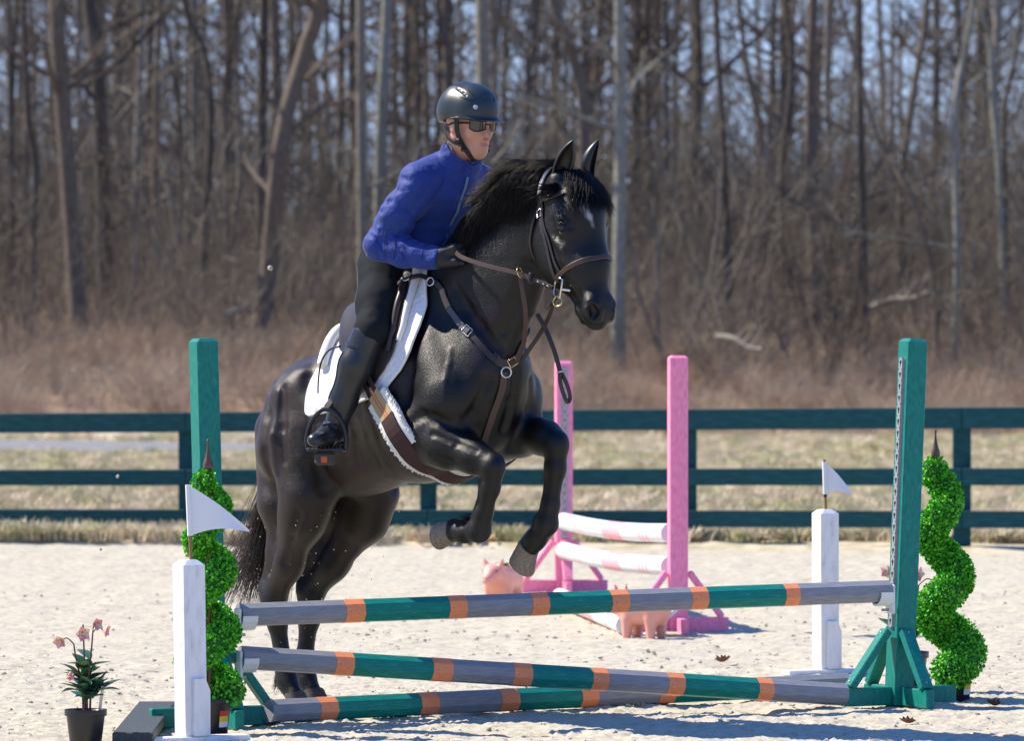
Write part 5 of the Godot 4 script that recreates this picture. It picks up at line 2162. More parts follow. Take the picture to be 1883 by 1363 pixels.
	strap_on(br, "cheekpiece", [V(1.50, 2.09, .08), V(1.498, 2.011, .087), V(1.519, 1.958, .091), V(1.556, 1.885, .101), V(1.583, 1.801, .099), V(1.60, 1.735, .085)], .016, .005, dark)
	strap_on(br, "noseband_hanger", [V(1.51, 2.06, .09), V(1.528, 1.97, .09), V(1.572, 1.89, .1), V(1.605, 1.81, .1), V(1.628, 1.765, .09)], .012, .004, dark, .003)
	strap_on(br, "cheekpiece", [hd(.0, .0, -.07), hd(.15, -.03, -.1), hd(.3, -.03, -.1), hd(.42, -.02, -.08)], .016, .005, dark)
	strap_on(br, "throatlatch", [V(1.498, 2.02, .087), V(1.468, 1.97, .09), V(1.447, 1.91, .088), V(1.437, 1.866, .083), V(1.440, 1.813, .071), V(1.45, 1.79, .03), V(1.45, 1.79, -.03)], .012, .004, dark)
	strap_on(br, "noseband", [V(1.60, 1.735, .07), V(1.626, 1.749, .087), V(1.683, 1.775, .095), V(1.743, 1.800, .078), V(1.777, 1.812, .039), V(1.785, 1.818, .0), V(1.77, 1.81, -.05), V(1.70, 1.79, -.085), V(1.62, 1.75, -.08)], .02, .007, brown)
	strap_on(br, "browband", [V(1.53, 2.04, .09), V(1.557, 2.041, .096), V(1.61, 2.055, .085), V(1.657, 2.066, .067), V(1.701, 2.064, .025), V(1.705, 2.062, -.02), V(1.66, 2.06, -.07)], .019, .006, dark, .004)
	strap_on(br, "headpiece", [V(1.505, 2.06, .088), V(1.503, 2.125, .064), V(1.511, 2.157, .038), V(1.53, 2.175, .0), V(1.54, 2.15, -.05), V(1.55, 2.06, -.085)], .024, .006, mat(lin(.50, .49, .49), .6), .005)
	var kb := horse_field.snap(V(1.508, 1.985, .089), .008)
	buckle(br, kb, horse_field.grad(kb), (V(1.519, 1.958, .091) - V(1.498, 2.011, .087)).normalized(), .014, .013, steel)
	# bit: D-shaped cheek with mouthpiece
	var bit := V(1.622, 1.70, .092)
	var du := V(.25, 1, 0).normalized()
	var dv := V(.95, -.2, .25).normalized()
	var dee := PackedVector3Array()
	for p in [[-.036, -.012], [-.036, .026], [.036, .026], [.036, -.012], [.028, -.028], [.0, -.036], [-.028, -.028], [-.036, -.012]]:
		dee.append(bit + du * p[0] + dv * p[1])
	g = Geo.new()
	g.tube(dee, PackedFloat32Array([.0042]), 8)
	var bt := part(br, "bit", g.mesh(), steel)
	g = Geo.new()
	g.tube(PackedVector3Array([bit + dv * .03, bit + dv * .05 + V(.0, 0, -.03)]), PackedFloat32Array([.006, .006]), 8)
	part(bt, "mouthpiece", g.mesh(), steel)
	ring(bt, "ring", bit + V(-.004, -.052, .0), V(.3, .2, .9).normalized(), .02, .003, brass)
	# reins
	var re := thing("reins", "brown leather reins running from the bit to the rider's hands", "reins", HORSE_AT, HORSE_TURN)
	strap_free(re, "rein", [V(1.055, 1.845, .135), V(1.14, 1.82, .17), V(1.27, 1.788, .165), V(1.38, 1.766, .145), V(1.442, 1.752, .13), V(1.53, 1.722, .11), V(1.60, 1.698, .098)], V(.2, .2, .95), .0175, .004, brown)
	strap_free(re, "rein", [V(1.055, 1.845, -.11), V(1.14, 1.82, -.17), V(1.32, 1.78, -.165), V(1.48, 1.74, -.13), V(1.60, 1.70, -.095)], V(.2, .2, -.95), .0175, .004, brown)
	g = Geo.new()
	g.box(Transform3D(Basis(Vector3(.95, -.2, -.2).normalized(), Vector3(.2, .95, 0).normalized(), Vector3(0, 0, 1)), V(1.495, 1.737, .121)), Vector3(.012, .042, .026), .004)
	part(re, "rein_stop", g.mesh(), mat(lin(.016, .016, .017), .5))
	strap_free(re, "billet", [V(1.525, 1.727, .118), V(1.56, 1.714, .112), V(1.60, 1.70, .103)], V(.2, .2, .95), .014, .006, dark)
	for f: float in [.2, .55, .8]:
		g = Geo.new()
		g.tube(PackedVector3Array([V(1.525, 1.727, .124).lerp(V(1.60, 1.70, .109), f), V(1.525, 1.730, .130).lerp(V(1.60, 1.703, .115), f)]), PackedFloat32Array([.004, .003]), 7)
		part(re, "stud", g.mesh(), steel)
	# curb strap across to the neck and the loose hanging strap with its loop
	strap_free(bp, "cross_strap", [V(1.60, 1.66, .08), V(1.53, 1.64, .05), V(1.46, 1.625, .01)], V(.5, .3, .8), .014, .004, dark)
	var hang := thing("hanging_strap", "loose leather strap with end loop hanging from the breastplate", "strap", HORSE_AT, HORSE_TURN)
	strap_free(hang, "strap", [V(1.33, 1.60, -.05), V(1.36, 1.545, -.065), V(1.395, 1.46, -.08), V(1.42, 1.375, -.09)], V(.6, .1, .75), .018, .004, dark)
	ring(hang, "keeper", V(1.42, 1.375, -.088), V(.25, -.9, 0).normalized(), .012, .003, mat(lin(.6, .56, .48), .5))
	strap_free(hang, "loop", [V(1.42, 1.378, -.088), V(1.428, 1.33, -.085), V(1.447, 1.275, -.092), V(1.458, 1.262, -.098), V(1.462, 1.28, -.104), V(1.45, 1.325, -.1), V(1.422, 1.378, -.092)], V(.2, .0, .95), .018, .003, brown)
	# stirrups
	for q: float in [1.0, -1.0]:
		var si := thing("stirrup", "black stirrup iron holding the rider's right boot" if q > 0 else "black stirrup iron on the horse's far side", "stirrup", HORSE_AT, HORSE_TURN, "black stirrup irons")
		var c := V(.628, 1.085, .435 * q)
		var wv := V(.80, .0, -.60 * q).normalized()
		var fw := V(.6, 0, .8 * q).normalized()
		var hoop := []
		for p in [[-.075, .0], [-.08, .045], [-.062, .105], [-.028, .148], [.0, .156], [.028, .148], [.062, .105], [.08, .045], [.075, .0]]:
			hoop.append(c + wv * p[0] + Vector3(0, p[1] - .012, 0))
		g = Geo.new()
		var hp2 := smooth_path(hoop, 5)
		g.tube(hp2, PackedFloat32Array([.0095]), 9)
		var blackm := mat(lin(.016, .017, .019), .4)
		part(si, "hoop", g.mesh(), blackm)
		g = Geo.new()
		g.box(Transform3D(Basis(wv, Vector3.UP, fw * signf(wv.cross(Vector3.UP).dot(fw))), c + Vector3(0, -.014, 0)), Vector3(.15, .016, .055), .005)
		var tr := part(si, "tread", g.mesh(), blackm)
		g = Geo.new()
		for k in 9:
			g.box(Transform3D(Basis(wv, Vector3.UP, wv.cross(Vector3.UP)), c + wv * lerpf(-.062, .062, k / 8.0) + Vector3(0, -.004, 0)), Vector3(.006, .008, .05), .002)
		part(tr, "ridges", g.mesh(), blackm)
		strap_free(si, "stirrup_leather", [c + Vector3(0, .15, 0), c + V(.03, .24, -.06 * q), V(.70, 1.40, .345 * q), V(.66, 1.60, .24 * q)], V(.2, 0, .97 * q), .026, .005, dark)
	# whip in the rider's hand: thin, hangs behind the boot
	var wh := thing("riding_whip", "thin black riding whip hanging behind the rider's boot", "whip", HORSE_AT, HORSE_TURN)
	g = Geo.new()
	var wp := smooth_path([V(.60, 1.475, .345), V(.53, 1.46, .345), V(.475, 1.415, .34), V(.45, 1.35, .335), V(.44, 1.29, .33)], 6)
	g.tube(wp, radii(.0045, .003, wp.size()), 7)
	part(wh, "shaft", g.mesh(), mat(lin(.01, .01, .011), .4))

func buckle(parent: Node3D, c: Vector3, n: Vector3, d: Vector3, h: float, w: float, m: Material) -> void:
	var s := n.cross(d).normalized()
	d = s.cross(n).normalized()
	var pts := PackedVector3Array()
	for p in [[-h, -w], [-h, w], [h, w], [h, -w], [-h, -w], [-h, 0.0]]:
		pts.append(c + d * p[0] + s * p[1])
	var g := Geo.new()
	g.tube(pts, PackedFloat32Array([.0025]), 6)
	part(parent, "buckle", g.mesh(), m)
# ---------------------------------------------------------------- the rider, in the horse's axes
var rider_head := Transform3D()

func rh(f: float, u: float, r: float) -> Vector3:
	return rider_head * Vector3(f, u, r)

func build_rider() -> void:
	rng.seed = 70
	var pitch := deg_to_rad(-7.0)
	var yaw := deg_to_rad(3.0)
	var rb := Basis(Vector3.UP, yaw) * Basis(Vector3.BACK, pitch)
	rider_head = Transform3D(rb, V(.975, 2.341, 0.0))
	var fx := rb.x
	var fr := rb.z
	var o := thing("person", "rider in blue quilted jacket, black helmet and sunglasses, crouched forward over the saddle", "person", HORSE_AT, HORSE_TURN)
	# body: head, neck and a figure under the clothes, one surface
	var p := []
	p.append(cap(rh(-.025, .045, 0), rh(.02, .05, 0), .086, .083, .03, .88, fr))
	p.append(cap(rh(.045, .0, 0), rh(.052, -.06, 0), .056, .044, .03, .86, fr))
	for q: float in [1.0, -1.0]:
		p.append(cap(rh(-.005, -.052, .045 * q), rh(.062, -.1, .011 * q), .024, .02, .03))
		p.append(cap(rh(.066, -.016, .04 * q), rh(.06, -.03, .043 * q), .023, .02, .025))
		p.append(cap(rh(.088, .024, .012 * q), rh(.074, .024, .045 * q), .015, .014, .02))
		p.append(cap(rh(.099, -.0365, .0105 * q), rh(.098, -.036, .012 * q), .0085, .008, .008))
		p.append(cap(rh(-.012, .012, .078 * q), rh(-.008, -.02, .074 * q), .017, .011, .008, .5, fr))
		p.append(cap(rh(.0985, -.0605, .002 * q), rh(.089, -.063, .02 * q), .0068, .0035, .006))
		p.append(cap(rh(.0955, -.0725, .0), rh(.088, -.0685, .018 * q), .0075, .0035, .006))
	p.append(cap(rh(.094, .014, 0), rh(.118, -.031, 0), .008, .0125, .010))
	p.append(cap(rh(.083, -.1, 0), rh(.076, -.105, 0), .0175, .018, .02))
	p.append(cap(rh(.07, -.045, 0), rh(.075, -.08, 0), .036, .028, .02))
	p.append(cap(rh(-.02, -.06, 0), V(.885, 2.13, 0), .056, .062, .04))
	var fine := p.size()
	# under the clothes
	p.append(cap(V(.55, 1.84, 0), V(.83, 2.07, 0), .09, .085, .05))
	for q: float in [1.0, -1.0]:
		p.append(cap(V(.86, 2.12, .08 * q), V(.872, 2.10, .17 * q), .045, .04, .04))
		p.append(cap(V(.872, 2.10, .18 * q), V(.735, 1.88, .245 * q), .04, .035, .03))
		p.append(cap(V(.735, 1.88, .245 * q), V(.985, 1.816, .165 * q), .034, .024, .02))
		p.append(cap(V(.985, 1.816, .165 * q), V(1.03, 1.825, .14 * q), .022, .02, .02))
		p.append(cap(V(.60, 1.77, .1 * q), V(.73, 1.54, .285 * q), .07, .045, .04))
		p.append(cap(V(.73, 1.54, .285 * q), V(.615, 1.22, .365 * q), .042, .028, .03))
	var skin := mat(Color.WHITE, .5)
	skin.vertex_color_use_as_albedo = true
	skin.subsurf_scatter_enabled = true
	skin.subsurf_scatter_strength = .12
	var cuts := [cap(rh(.104, -.0655, .017), rh(.104, -.0655, -.017), .0018, .0018, .01)]
	for q: float in [1.0, -1.0]:
		cuts.append(cap(rh(.108, -.044, .0075 * q), rh(.1, -.042, .0075 * q), .003, .003, .01))
	part(o, "body", joined(mesh_field(field(p.slice(0, fine), cuts), .004, 2), mesh_field(field(p.slice(fine - 1)), .014, 2)), skin)
	# jacket
	var ta := V(.62, .78, 0).normalized()
	var td := V(.78, -.62, 0).normalized()
	p = []
	p.append(cap(V(.57, 1.825, 0), V(.68, 1.95, 0), .158, .168, .06, .76, td))
	p.append(cap(V(.64, 1.93, 0), V(.80, 2.075, 0), .178, .172, .06, .74, td))
	p.append(cap(V(.60, 1.83, 0), V(.70, 1.92, 0), .12, .13, .06, .9))
	p.append(cap(V(.82, 2.08, 0), V(.875, 2.15, 0), .13, .09, .06, .8, td))
	for q: float in [1.0, -1.0]:
		p.append(cap(V(.845, 2.125, .05 * q), V(.862, 2.11, .155 * q), .085, .078, .05))
		p.append(cap(V(.862, 2.105, .16 * q), V(.80, 1.98, .22 * q), .074, .068, .04))
		p.append(cap(V(.80, 1.98, .22 * q), V(.732, 1.878, .245 * q), .068, .062, .03))
		p.append(cap(V(.732, 1.878, .248 * q), V(.84, 1.845, .215 * q), .065, .06, .025))
		p.append(cap(V(.84, 1.845, .215 * q), V(.985, 1.818, .168 * q), .058, .046, .02))
	p.append(cap(V(.885, 2.14, 0), V(.922, 2.212, 0), .092, .086, .012))
	var jc := [cap(V(.918, 2.19, 0), V(1.0, 2.36, 0), .068, .08, .01), cap(V(1.06, 2.32, 0), V(1.06, 2.32, 0), .12, .12, .01)]
	# hem and cuffs cut straight
	jc.append(cap(V(.36, 1.50, 0), V(.36, 1.50, 0), .285, .285, .01))
	for q: float in [1.0, -1.0]:
		jc.append(cap(V(1.075, 1.80, .14 * q), V(1.075, 1.80, .14 * q), .085, .085, .01))
	var jf := field(p, jc)
	jf.folds = noise(7.0, 301, 2)
	jf.fold_depth = .010
	jf.fold_scale = Vector3(.8, 1.6, .8)
	jf.cut_blend = .006
	# folds where the sleeve bends, and quilted rows across the body and upper sleeve
	for q: float in [1.0, -1.0]:
		for k in 5:
			var e := V(.745 + k * .035, 1.90 - k * .014, .30 * q)
			jf.dents.append([jf.snap(e + V(-.03, .05, -.01 * q)), jf.snap(e + V(.03, -.06, -.02 * q)), .011, .008])
		for k in 6:
			var f := k / 5.0
			var c := V(.875, 2.13, .25 * q).lerp(V(.73, 1.92, .33 * q), f)
			jf.dents.append([jf.snap(c + V(-.09, .02, -.07 * q)), jf.snap(c), .010, .006])
			jf.dents.append([jf.snap(c), jf.snap(c + V(.09, -.05, -.06 * q)), .010, .006])
	for k in 7:
		var c := V(.53, 1.90, 0).lerp(V(.74, 2.16, 0), k / 6.0)
		var last := jf.snap(c + V(.05, -.05, .2))
		for i in range(1, 9):
			var a := lerpf(PI * .5, -PI * .5, i / 8.0)
			var at := jf.snap(c + V(-cos(a) * .06 + .03, cos(a) * .05 - .03, sin(a) * .2))
			jf.dents.append([last, at, .012, .006])
			last = at
	var shell_m := noisy([0.0, .5, 1.0], [lin(.012, .034, .195), lin(.0135, .038, .21), lin(.015, .042, .225)], .66, .03, 302, Vector3.ONE * 5)
	shell_m.metallic_specular = .35
	var crinkle := NoiseTexture2D.new()
	crinkle.width = 512; crinkle.height = 512; crinkle.seamless = true
	crinkle.noise = noise(.014, 312, 4)
	crinkle.as_normal_map = true
	crinkle.bump_strength = 9.0
	shell_m.normal_enabled = true
	shell_m.normal_texture = crinkle
	shell_m.normal_scale = .8
	shell_m.rim_enabled = true
	shell_m.rim = .2
	shell_m.rim_tint = .9
	var jk := part(o, "jacket", mesh_field(jf, .007), shell_m)
	# zip and seams
	var zp := []
	for a in [[.915, 2.19], [.91, 2.13], [.90, 2.06], [.86, 1.98], [.80, 1.90], [.74, 1.83], [.69, 1.77]]:
		zp.append(V(a[0], a[1], .012) + td * .08)
	strap_on(jk, "zip", zp, .011, .003, mat(lin(.10, .19, .30), .5), .001, 6, jf)
	var seam_m := mat(lin(.009, .013, .12), .7)
	for line in [
			[V(.83, 2.2, .07), V(.80, 2.19, .11), V(.76, 2.12, .15), V(.74, 2.06, .19)],
			[V(.93, 2.13, .10), V(.95, 2.06, .14), V(.90, 1.97, .18), V(.82, 1.93, .17)],
			[V(.70, 2.02, .2), V(.66, 1.95, .2), V(.63, 1.86, .2)]]:
		strap_on(jk, "seam", line, .004, .0012, seam_m, .0, 6, jf)
	# quilting rows round the sleeves
	for q: float in [1.0, -1.0]:
		for k in 5:
			var f := k / 4.0
			var c := V(.732, 1.878, .248 * q).lerp(V(.985, 1.818, .168 * q), .22 + f * .62)
			var ax := (V(.985, 1.818, .168 * q) - V(.732, 1.878, .248 * q)).normalized()
			quilt_row(jk, c, ax, jf, seam_m)
	# breeches
	p = []
	for q: float in [1.0, -1.0]:
		p.append(cap(V(.565, 1.785, .075 * q), V(.60, 1.765, .095 * q), .11, .108, .06))
		p.append(cap(V(.60, 1.76, .12 * q), V(.68, 1.64, .21 * q), .106, .088, .05))
		p.append(cap(V(.68, 1.64, .21 * q), V(.735, 1.54, .285 * q), .087, .07, .04))
		p.append(cap(V(.735, 1.54, .285 * q), V(.70, 1.44, .315 * q), .068, .06, .03))
	p.append(cap(V(.575, 1.81, -.06), V(.575, 1.81, .06), .11, .11, .06))
	var bf := field(p)
	bf.folds = noise(9.0, 303, 2)
	bf.fold_depth = .004
	var cloth := noisy([0.0, .5, 1.0], [lin(.0095, .0125, .0155), lin(.011, .0145, .018), lin(.013, .017, .021)], .62, .05, 304, Vector3.ONE * 12)
	cloth.metallic_specular = .25
	cloth.roughness = .8
	var bm := part(o, "breeches", mesh_field(bf, .008), cloth)
	strap_on(bm, "side_seam", [V(.54, 1.79, .19), V(.58, 1.72, .24), V(.64, 1.62, .285), V(.68, 1.53, .325)], .006, .002, mat(lin(.04, .05, .06), .6), .0, 6, bf)
	# boots
	var leather := noisy([0.0, .5, 1.0], [lin(.011, .013, .015), lin(.016, .019, .022), lin(.026, .03, .033)], .33, .03, 305, Vector3.ONE * 8)
	for q: float in [1.0, -1.0]:
		p = []
		p.append(cap(V(.725, 1.515, .30 * q), V(.69, 1.40, .335 * q), .071, .069, .02, .95))
		p.append(cap(V(.69, 1.40, .335 * q), V(.64, 1.26, .362 * q), .066, .052, .03))
		p.append(cap(V(.64, 1.26, .362 * q), V(.612, 1.165, .375 * q), .05, .046, .03))
		p.append(cap(V(.60, 1.135, .36 * q), V(.622, 1.125, .43 * q), .043, .042, .02))
		p.append(cap(V(.622, 1.122, .43 * q), V(.648, 1.108, .505 * q), .041, .034, .02, .85, Vector3.UP))
		var rc := [cap(V(.78, 1.585, .285 * q), V(.78, 1.585, .285 * q), .078, .078, .01), cap(V(.65, 1.03, .6 * q), V(.57, 1.03, .3 * q), .048, .052, .01)]
		var bo := part(o, "boot", mesh_field(field(p, rc), .007), leather)
		var rf := field(p)
		strap_on(bo, "ankle_strap", [V(.58, 1.17, .40 * q), V(.61, 1.16, .43 * q), V(.65, 1.16, .40 * q)], .02, .004, leather, .001, 5, rf)
		strap_on(bo, "cuff", [V(.65, 1.49, .35 * q), V(.70, 1.48, .38 * q), V(.76, 1.47, .35 * q)], .014, .004, leather, .001, 5, rf)
		strap_on(bo, "back_seam", [V(.67, 1.46, .40 * q), V(.64, 1.36, .41 * q), V(.61, 1.27, .42 * q)], .008, .003, leather, .0, 5, rf)
		var g := Geo.new()
		g.box(Transform3D(Basis(Vector3(.35, 0, .94 * q).normalized(), Vector3.UP, Vector3(.35, 0, .94 * q).normalized().cross(Vector3.UP)), V(.597, 1.085, .352 * q)), Vector3(.06, .035, .06), .008)
		var heel := part(bo, "heel", g.mesh(), mat(lin(.02, .018, .016), .6))
		if q > 0:
			# rubber pad with an orange mark under the stirrup
			g = Geo.new()
			g.box(Transform3D(Basis(Vector3(.80, 0, -.60).normalized(), Vector3.UP, Vector3(.6, 0, .8).normalized()), V(.632, 1.037, .445)), Vector3(.085, .055, .03), .012)
			var padm := part(heel, "rubber_pad", g.mesh(), mat(lin(.05, .045, .038), .7))
			g = Geo.new()
			g.box(Transform3D(Basis(Vector3(.80, 0, -.60).normalized(), Vector3.UP, Vector3(.6, 0, .8).normalized()), V(.632, 1.033, .445) + Vector3(.6, 0, .8).normalized() * .016), Vector3(.025, .024, .003), .001)
			part(bo, "orange_mark", g.mesh(), mat(lin(.62, .10, .03), .6))
	# gloved hands, closed on the reins
	var glove := mat(lin(.010, .010, .011), .6)
	for q: float in [1.0, -1.0]:
		p = []
		var w := V(.985, 1.818, .166 * q)
		var k := V(1.055, 1.83, .135 * q)
		var fwd := (k - w).normalized()
		var inw := V(0, 0, -q)
		inw = (inw - fwd * inw.dot(fwd)).normalized()
		var up := fwd.cross(inw).normalized()
		if up.y < 0:
			up = -up
		p.append(cap(w - fwd * .03, w + fwd * .01, .036, .034, .02))
		p.append(cap(w + fwd * .015 + up * .018, k + up * .026, .024, .022, .02))
		p.append(cap(w + fwd * .015 - up * .018, k - up * .026, .024, .02, .02))
		for f in 4:
			var y := lerpf(.033, -.033, f / 3.0)
			var L := [.042, .047, .044, .034][f] as float
			var a := k + up * y
			var b := a + fwd * L * .75 + inw * .008
			var c := b + inw * L * .7 - fwd * .012
			var d := c - fwd * L * .6 + inw * .004
			p.append(cap(a, b, .0115, .0105, .006))
			p.append(cap(b, c, .0105, .0098, .006))
			p.append(cap(c, d, .0098, .0088, .006))
		var t0 := w + fwd * .03 + up * .03 + inw * .012
		p.append(cap(t0, t0 + fwd * .035 + up * .012 + inw * .012, .013, .0115, .01))
		p.append(cap(t0 + fwd * .035 + up * .012 + inw * .012, t0 + fwd * .062 + up * .004 + inw * .02, .0115, .009, .006))
		part(o, "glove", mesh_field(field(p), .0045), glove)
	# neck warmer
	p = [cap(rh(-.025, -.095, 0), V(.903, 2.17, 0), .067, .07, .02)]
	var nf := field(p, [cap(rh(-.005, -.02, 0), rh(-.02, -.13, 0), .07, .054, .01), cap(rh(.06, -.07, 0), rh(.06, -.09, 0), .06, .05, .01)])
	var knit := noisy([0.0, .5, 1.0], [lin(.10, .11, .12), lin(.17, .18, .19), lin(.27, .28, .29)], .9, .08, 306, Vector3.ONE * 14)
	part(o, "neck_warmer", mesh_field(nf, .006), knit)
	build_helmet(o, fx, fr)

func quilt_row(parent: Node3D, c: Vector3, ax: Vector3, f: Field, m: Material) -> void:
	var u := ax.cross(Vector3.UP).normalized()
	var w := ax.cross(u)
	var pts := []
	for i in 9:
		var a := lerpf(0.0, TAU, i / 8.0)
		pts.append(c + (u * cos(a) + w * sin(a)) * .1 + ax * .012 * sin(a * 2.0))
	var path := PackedVector3Array()
	for i in pts.size():
		var q := f.hit(pts[i], (c - pts[i]).normalized(), -.001)
		path.append(q)
	var ok := PackedVector3Array()
	for q in path:
		ok.append(q)
	var g := Geo.new()
	var sm := smooth_path(Array(ok), 3)
	g.tube(sm, PackedFloat32Array([.0016]), 5, false)
	part(parent, "stitching", g.mesh(), m)

func build_helmet(o: Node3D, fx: Vector3, fr: Vector3) -> void:
	var up := rider_head.basis.y
	var p := [cap(rh(-.03, .06, 0), rh(.018, .06, 0), .108, .105, .03, .94, fr)]
	p.append(cap(rh(-.055, .03, 0), rh(-.06, .0, 0), .085, .075, .04, .95, fr))
	var dome := field(p.duplicate())
	p.append(cap(rh(.08, .036, 0), rh(.13, .02, 0), .082, .06, .012, .13, up))
	var cuts := [
		cap(rh(-.02, .04, 0), rh(.018, .04, 0), .1, .096, .01, .93, fr),
		cap(rh(.12, -.972, 0), rh(.12, -.972, 0), 1.0, 1.0, .01),
		cap(rh(-.01, -.03, .1), rh(-.01, -.03, -.1), .048, .048, .01),
		cap(rh(-.03, -.16, 0), rh(-.09, -.16, 0), .12, .12, .01)]
	# vents
	for q: float in [1.0, -1.0]:
		for k in 3:
			var b: Vector3 = dome.snap(rh(-.005 + k * .024, .145 - k * .012, .075 * q), .0)
			cuts.append(cap(b - fx * .008 + up * .007, b + fx * .008 - up * .003, .0048, .004, .01))
	for k: float in [-1.0, 1.0]:
		var b: Vector3 = dome.snap(rh(.1, .115, .02 * k), .0)
		cuts.append(cap(b + up * .008, b - up * .008, .0048, .0042, .01))
	var f := field(p, cuts)
	f.cut_blend = .004
	var satin := noisy([0.0, .5, 1.0], [lin(.016, .024, .030), lin(.020, .030, .037), lin(.024, .036, .044)], .38, .05, 311, Vector3.ONE * 10)
	var h := part(o, "helmet", mesh_field(f, .0045), satin)
	# moulded ridge lines and trim
	var gloss := mat(lin(.008, .011, .013), .35)
	for q: float in [1.0, -1.0]:
		strap_on(h, "ridge", [rh(-.12, .10, .05 * q), rh(-.07, .16, .055 * q), rh(-.01, .165, .062 * q), rh(.05, .14, .062 * q), rh(.085, .11, .06 * q), rh(.07, .105, .075 * q), rh(.03, .115, .09 * q), rh(-.02, .135, .085 * q)], .004, .002, gloss, .0, 6, dome)
		strap_on(h, "rim_line", [rh(.0, .02, .11 * q), rh(.04, .03, .1 * q), rh(.08, .03, .07 * q), rh(.1, .03, .02 * q)], .006, .003, gloss, .0, 6, dome)
	var bp := dome.snap(rh(.085, .075, .052), .001)
	var bn := dome.grad(bp)
	var g := Geo.new()
	g.tube(PackedVector3Array([bp, bp + bn * .003]), PackedFloat32Array([.0095, .0085]), 16)
	var badge := part(h, "badge", g.mesh(), mat(lin(.65, .66, .67), .3, .6))
	ring(badge, "badge_emblem", bp + bn * .0035, bn, .0045, .0011, mat(lin(.2, .21, .22), .4, .5), 40, 330)
	# harness
	var web := mat(lin(.009, .0095, .0105), .6)
	for q: float in [1.0, -1.0]:
		for s in [
				[rh(.022, .03, .088 * q), rh(.024, -.01, .084 * q), rh(.03, -.05, .073 * q), rh(.05, -.095, .05 * q), rh(.058, -.12, .025 * q), rh(.062, -.13, .0)],
				[rh(-.07, -.02, .066 * q), rh(-.03, -.055, .072 * q), rh(.01, -.068, .074 * q), rh(.032, -.066, .07 * q)]]:
			var pts := smooth_path(s, 6)
			var outs := PackedVector3Array()
			for i in pts.size():
				outs.append((pts[i] - rh(-.01, -.04, 0)).normalized())
			g = Geo.new()
			g.strap(pts, outs, .019, .004)
			part(h, "chin_strap", g.mesh(), web)
		g = Geo.new()
		for k in 3:
			g.box(Transform3D(Basis(fx, up, fr), rh(.03 + k * .009, -.058 - k * .018, (.079 - k * .008) * q)), Vector3(.024, .013, .012), .003)
		part(h, "strap_slide", g.mesh(), web)
	# sunglasses
	var frame_m := mat(lin(.006, .006, .0065), .22)
	var lens_m := mat(lin(.03, .028, .026), .05, .3, .8)
	var gl := Node3D.new()
	gl.name = "sunglasses"
	o.add_child(gl, true)
	for q: float in [1.0, -1.0]:
		var rows := []
		for i in 9:
			var v := i / 8.0
			var row := []
			for j in 13:
				var u := j / 12.0
				var r := lerpf(.011, .069, u)
				var top := .023 + .003 * u
				var bot := lerpf(-.006, -.019, sin(u * PI * .55)) * (1.0 - pow(u, 5.0) * .7)
				row.append(rh(.1095 - 6.4 * r * r, lerpf(top, bot, v), r * q))
			rows.append(row)
		g = Geo.new()
		g.sheet(rows)
		part(gl, "lens", g.mesh(), lens_m)
		var rim := PackedVector3Array()
		for j in 13:
			rim.append(rows[0][j])
		for i in range(1, 9):
			rim.append(rows[i][12])
		for j in range(11, -1, -1):
			rim.append(rows[8][j])
		for i in range(7, -1, -1):
			rim.append(rows[i][0])
		g = Geo.new()
		g.tube(rim, PackedFloat32Array([.0027]), 6, false)
		part(gl, "frame", g.mesh(), frame_m)
		g = Geo.new()
		g.tube(smooth_path([rh(.082, .014, .068 * q), rh(.05, .012, .081 * q), rh(.0, .006, .085 * q), rh(-.03, -.005, .082 * q)], 5), PackedFloat32Array([.0045]), 6, true, .6, fr)
		part(gl, "temple_arm", g.mesh(), frame_m)
	g = Geo.new()
	g.tube(PackedVector3Array([rh(.1085, .012, .012), rh(.112, .013, 0), rh(.1085, .012, -.012)]), PackedFloat32Array([.003, .003, .003]), 6)
	part(gl, "bridge", g.mesh(), frame_m)
	# wisps of hair at the nape
	g = Geo.new()
	for i in 160:
		var a := rng.randf_range(-1.2, 1.2)
		var root := rh(-.085 * cos(a) - .01, -.045 + rng.randf_range(-.02, .02), .075 * sin(a))
		strand(g, root, (-fx * .5 * cos(a) + fr * sin(a) * .6 - up).normalized(), (-fx * .6 - up * .5 + fr * rng.randf_range(-.5, .5)).normalized(), rng.randf_range(.03, .065), .0009, 5, .4)
	part(o, "hair", g.mesh(), mat(lin(.16, .10, .06), .45))
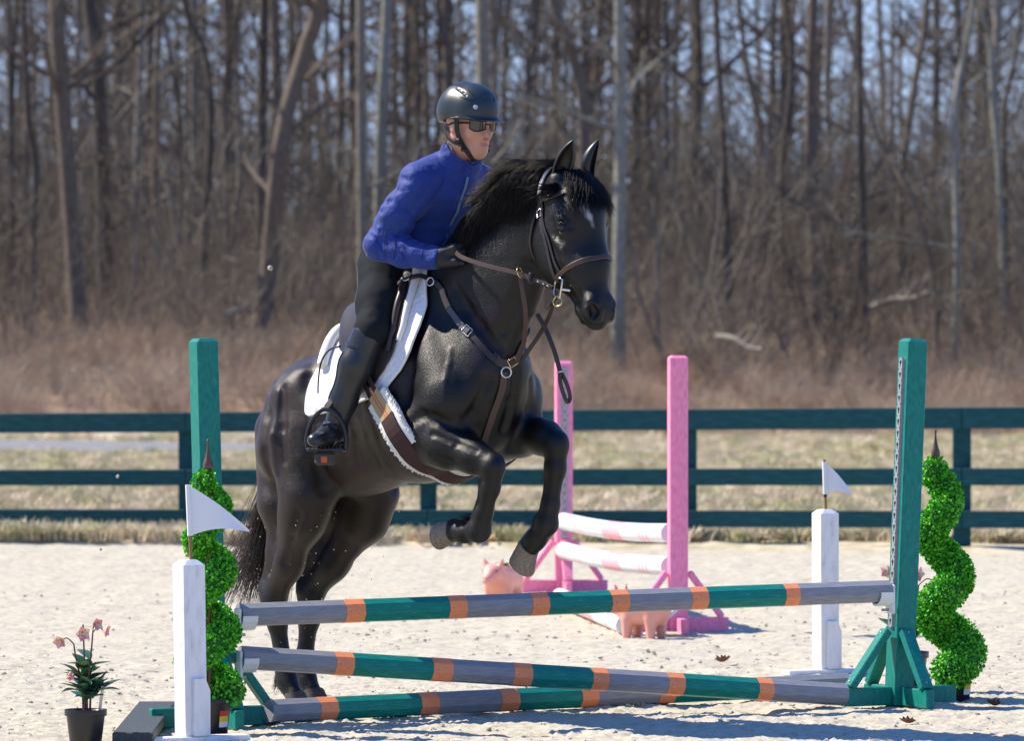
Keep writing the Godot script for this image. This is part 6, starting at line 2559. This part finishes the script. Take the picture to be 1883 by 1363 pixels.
# ---------------------------------------------------------------- fallen leaves and flying sand
func dry_leaf(label: String, at: Vector3, s: float, turn: float) -> void:
	var o := thing("dry_leaf", label, "leaf", at, turn, "curled oak leaves on the sand")
	var g := Geo.new()
	var rows := []
	for i in 13:
		var u := i / 12.0
		var wide := .032 * sin(PI * pow(u, .8)) * (1.0 + .35 * sin(u * 22.0)) + .001
		var c := Vector3((u - .5) * .1, .012 + .03 * pow(absf(u - .4) * 1.6, 2.0), 0)
		rows.append([c + Vector3(0, wide * .9, -wide), c + Vector3(0, wide * .25, -wide * .55), c, c + Vector3(0, wide * .3, wide * .5), c + Vector3(0, wide * 1.0, wide * .8)])
	g.sheet(rows)
	var m := noisy([0.0, .5, 1.0], [lin(.10, .035, .015), lin(.20, .075, .03), lin(.28, .12, .05)], .7, .05, 401, Vector3.ONE * 12)
	m.backlight_enabled = true
	m.backlight = Color(.3, .2, .1)
	part(o, "blade", g.mesh(), m)
	g = Geo.new()
	g.tube(PackedVector3Array([Vector3(-.05, .02, 0), Vector3(-.065, .03, .004), Vector3(-.075, .026, .01)]), PackedFloat32Array([.0014, .0012, .001]), 5)
	part(o, "stalk", g.mesh(), m)
	o.scale = Vector3.ONE * s

func build_litter() -> void:
	rng.seed = 80
	var a := W(1330, 1220, 26.4)
	dry_leaf("curled brown leaf standing on the sand between the poles", Vector3(a.x, sand_h(a.x, 26.0) - .002, -26.4), .9, 40)
	a = W(1826, 1292, 23.4)
	dry_leaf("curled brown leaf on the sand at lower right corner", Vector3(a.x, sand_h(a.x, 23.4) - .002, -23.4), .8, 130)
	a = W(1668, 1322, 22.4)
	dry_leaf("curled brown leaf on the sand before the right green standard", Vector3(a.x, sand_h(a.x, 22.4) - .002, -22.4), .7, 200)
	# clods kicked up by the hooves
	var spots := [[497, 492, 22.6, .010, "pale sand clod in the air left of the rider's knee"], [217, 876, 23.0, .007, "pale sand clod in the air before the left fence rails"], [186, 1010, 23.0, .005, "small sand clod in the air above the potted hellebore"], [1605, 792, 22.6, .004, "tiny sand clod in the air left of the right green standard"]]
	for k in spots.size():
		var q: Array = spots[k]
		var o := thing("sand_clod", q[4], "clod", W(q[0], q[1], q[2]), 0.0, "clods of sand in the air")
		part(o, "clod", lump_mesh(90 + k, q[3]), M.sand)
	var bit := lump_mesh(60, 1.0)
	var mm := MultiMesh.new()
	mm.transform_format = MultiMesh.TRANSFORM_3D
	mm.mesh = bit
	mm.instance_count = 170
	for i in mm.instance_count:
		var f := rng.randf()
		var px := lerpf(470, 720, rng.randf()) + rng.randfn() * 30.0
		var py := lerpf(880, 1240, pow(f, .8))
		var s := rng.randf_range(.0008, .0026)
		mm.set_instance_transform(i, Transform3D(Basis.from_euler(Vector3(f * 9, f * 17, f * 5)).scaled(Vector3.ONE * s), W(px, py, rng.randf_range(22.25, 23.4))))
	var o := MultiMeshInstance3D.new()
	o.name = "flying_sand"
	o.multimesh = mm
	o.material_override = M.sand
	o.set_meta("kind", "stuff")
	o.set_meta("label", "fine specks of sand thrown up round the horse's hind legs")
	o.set_meta("category", "sand")
	add_child(o)
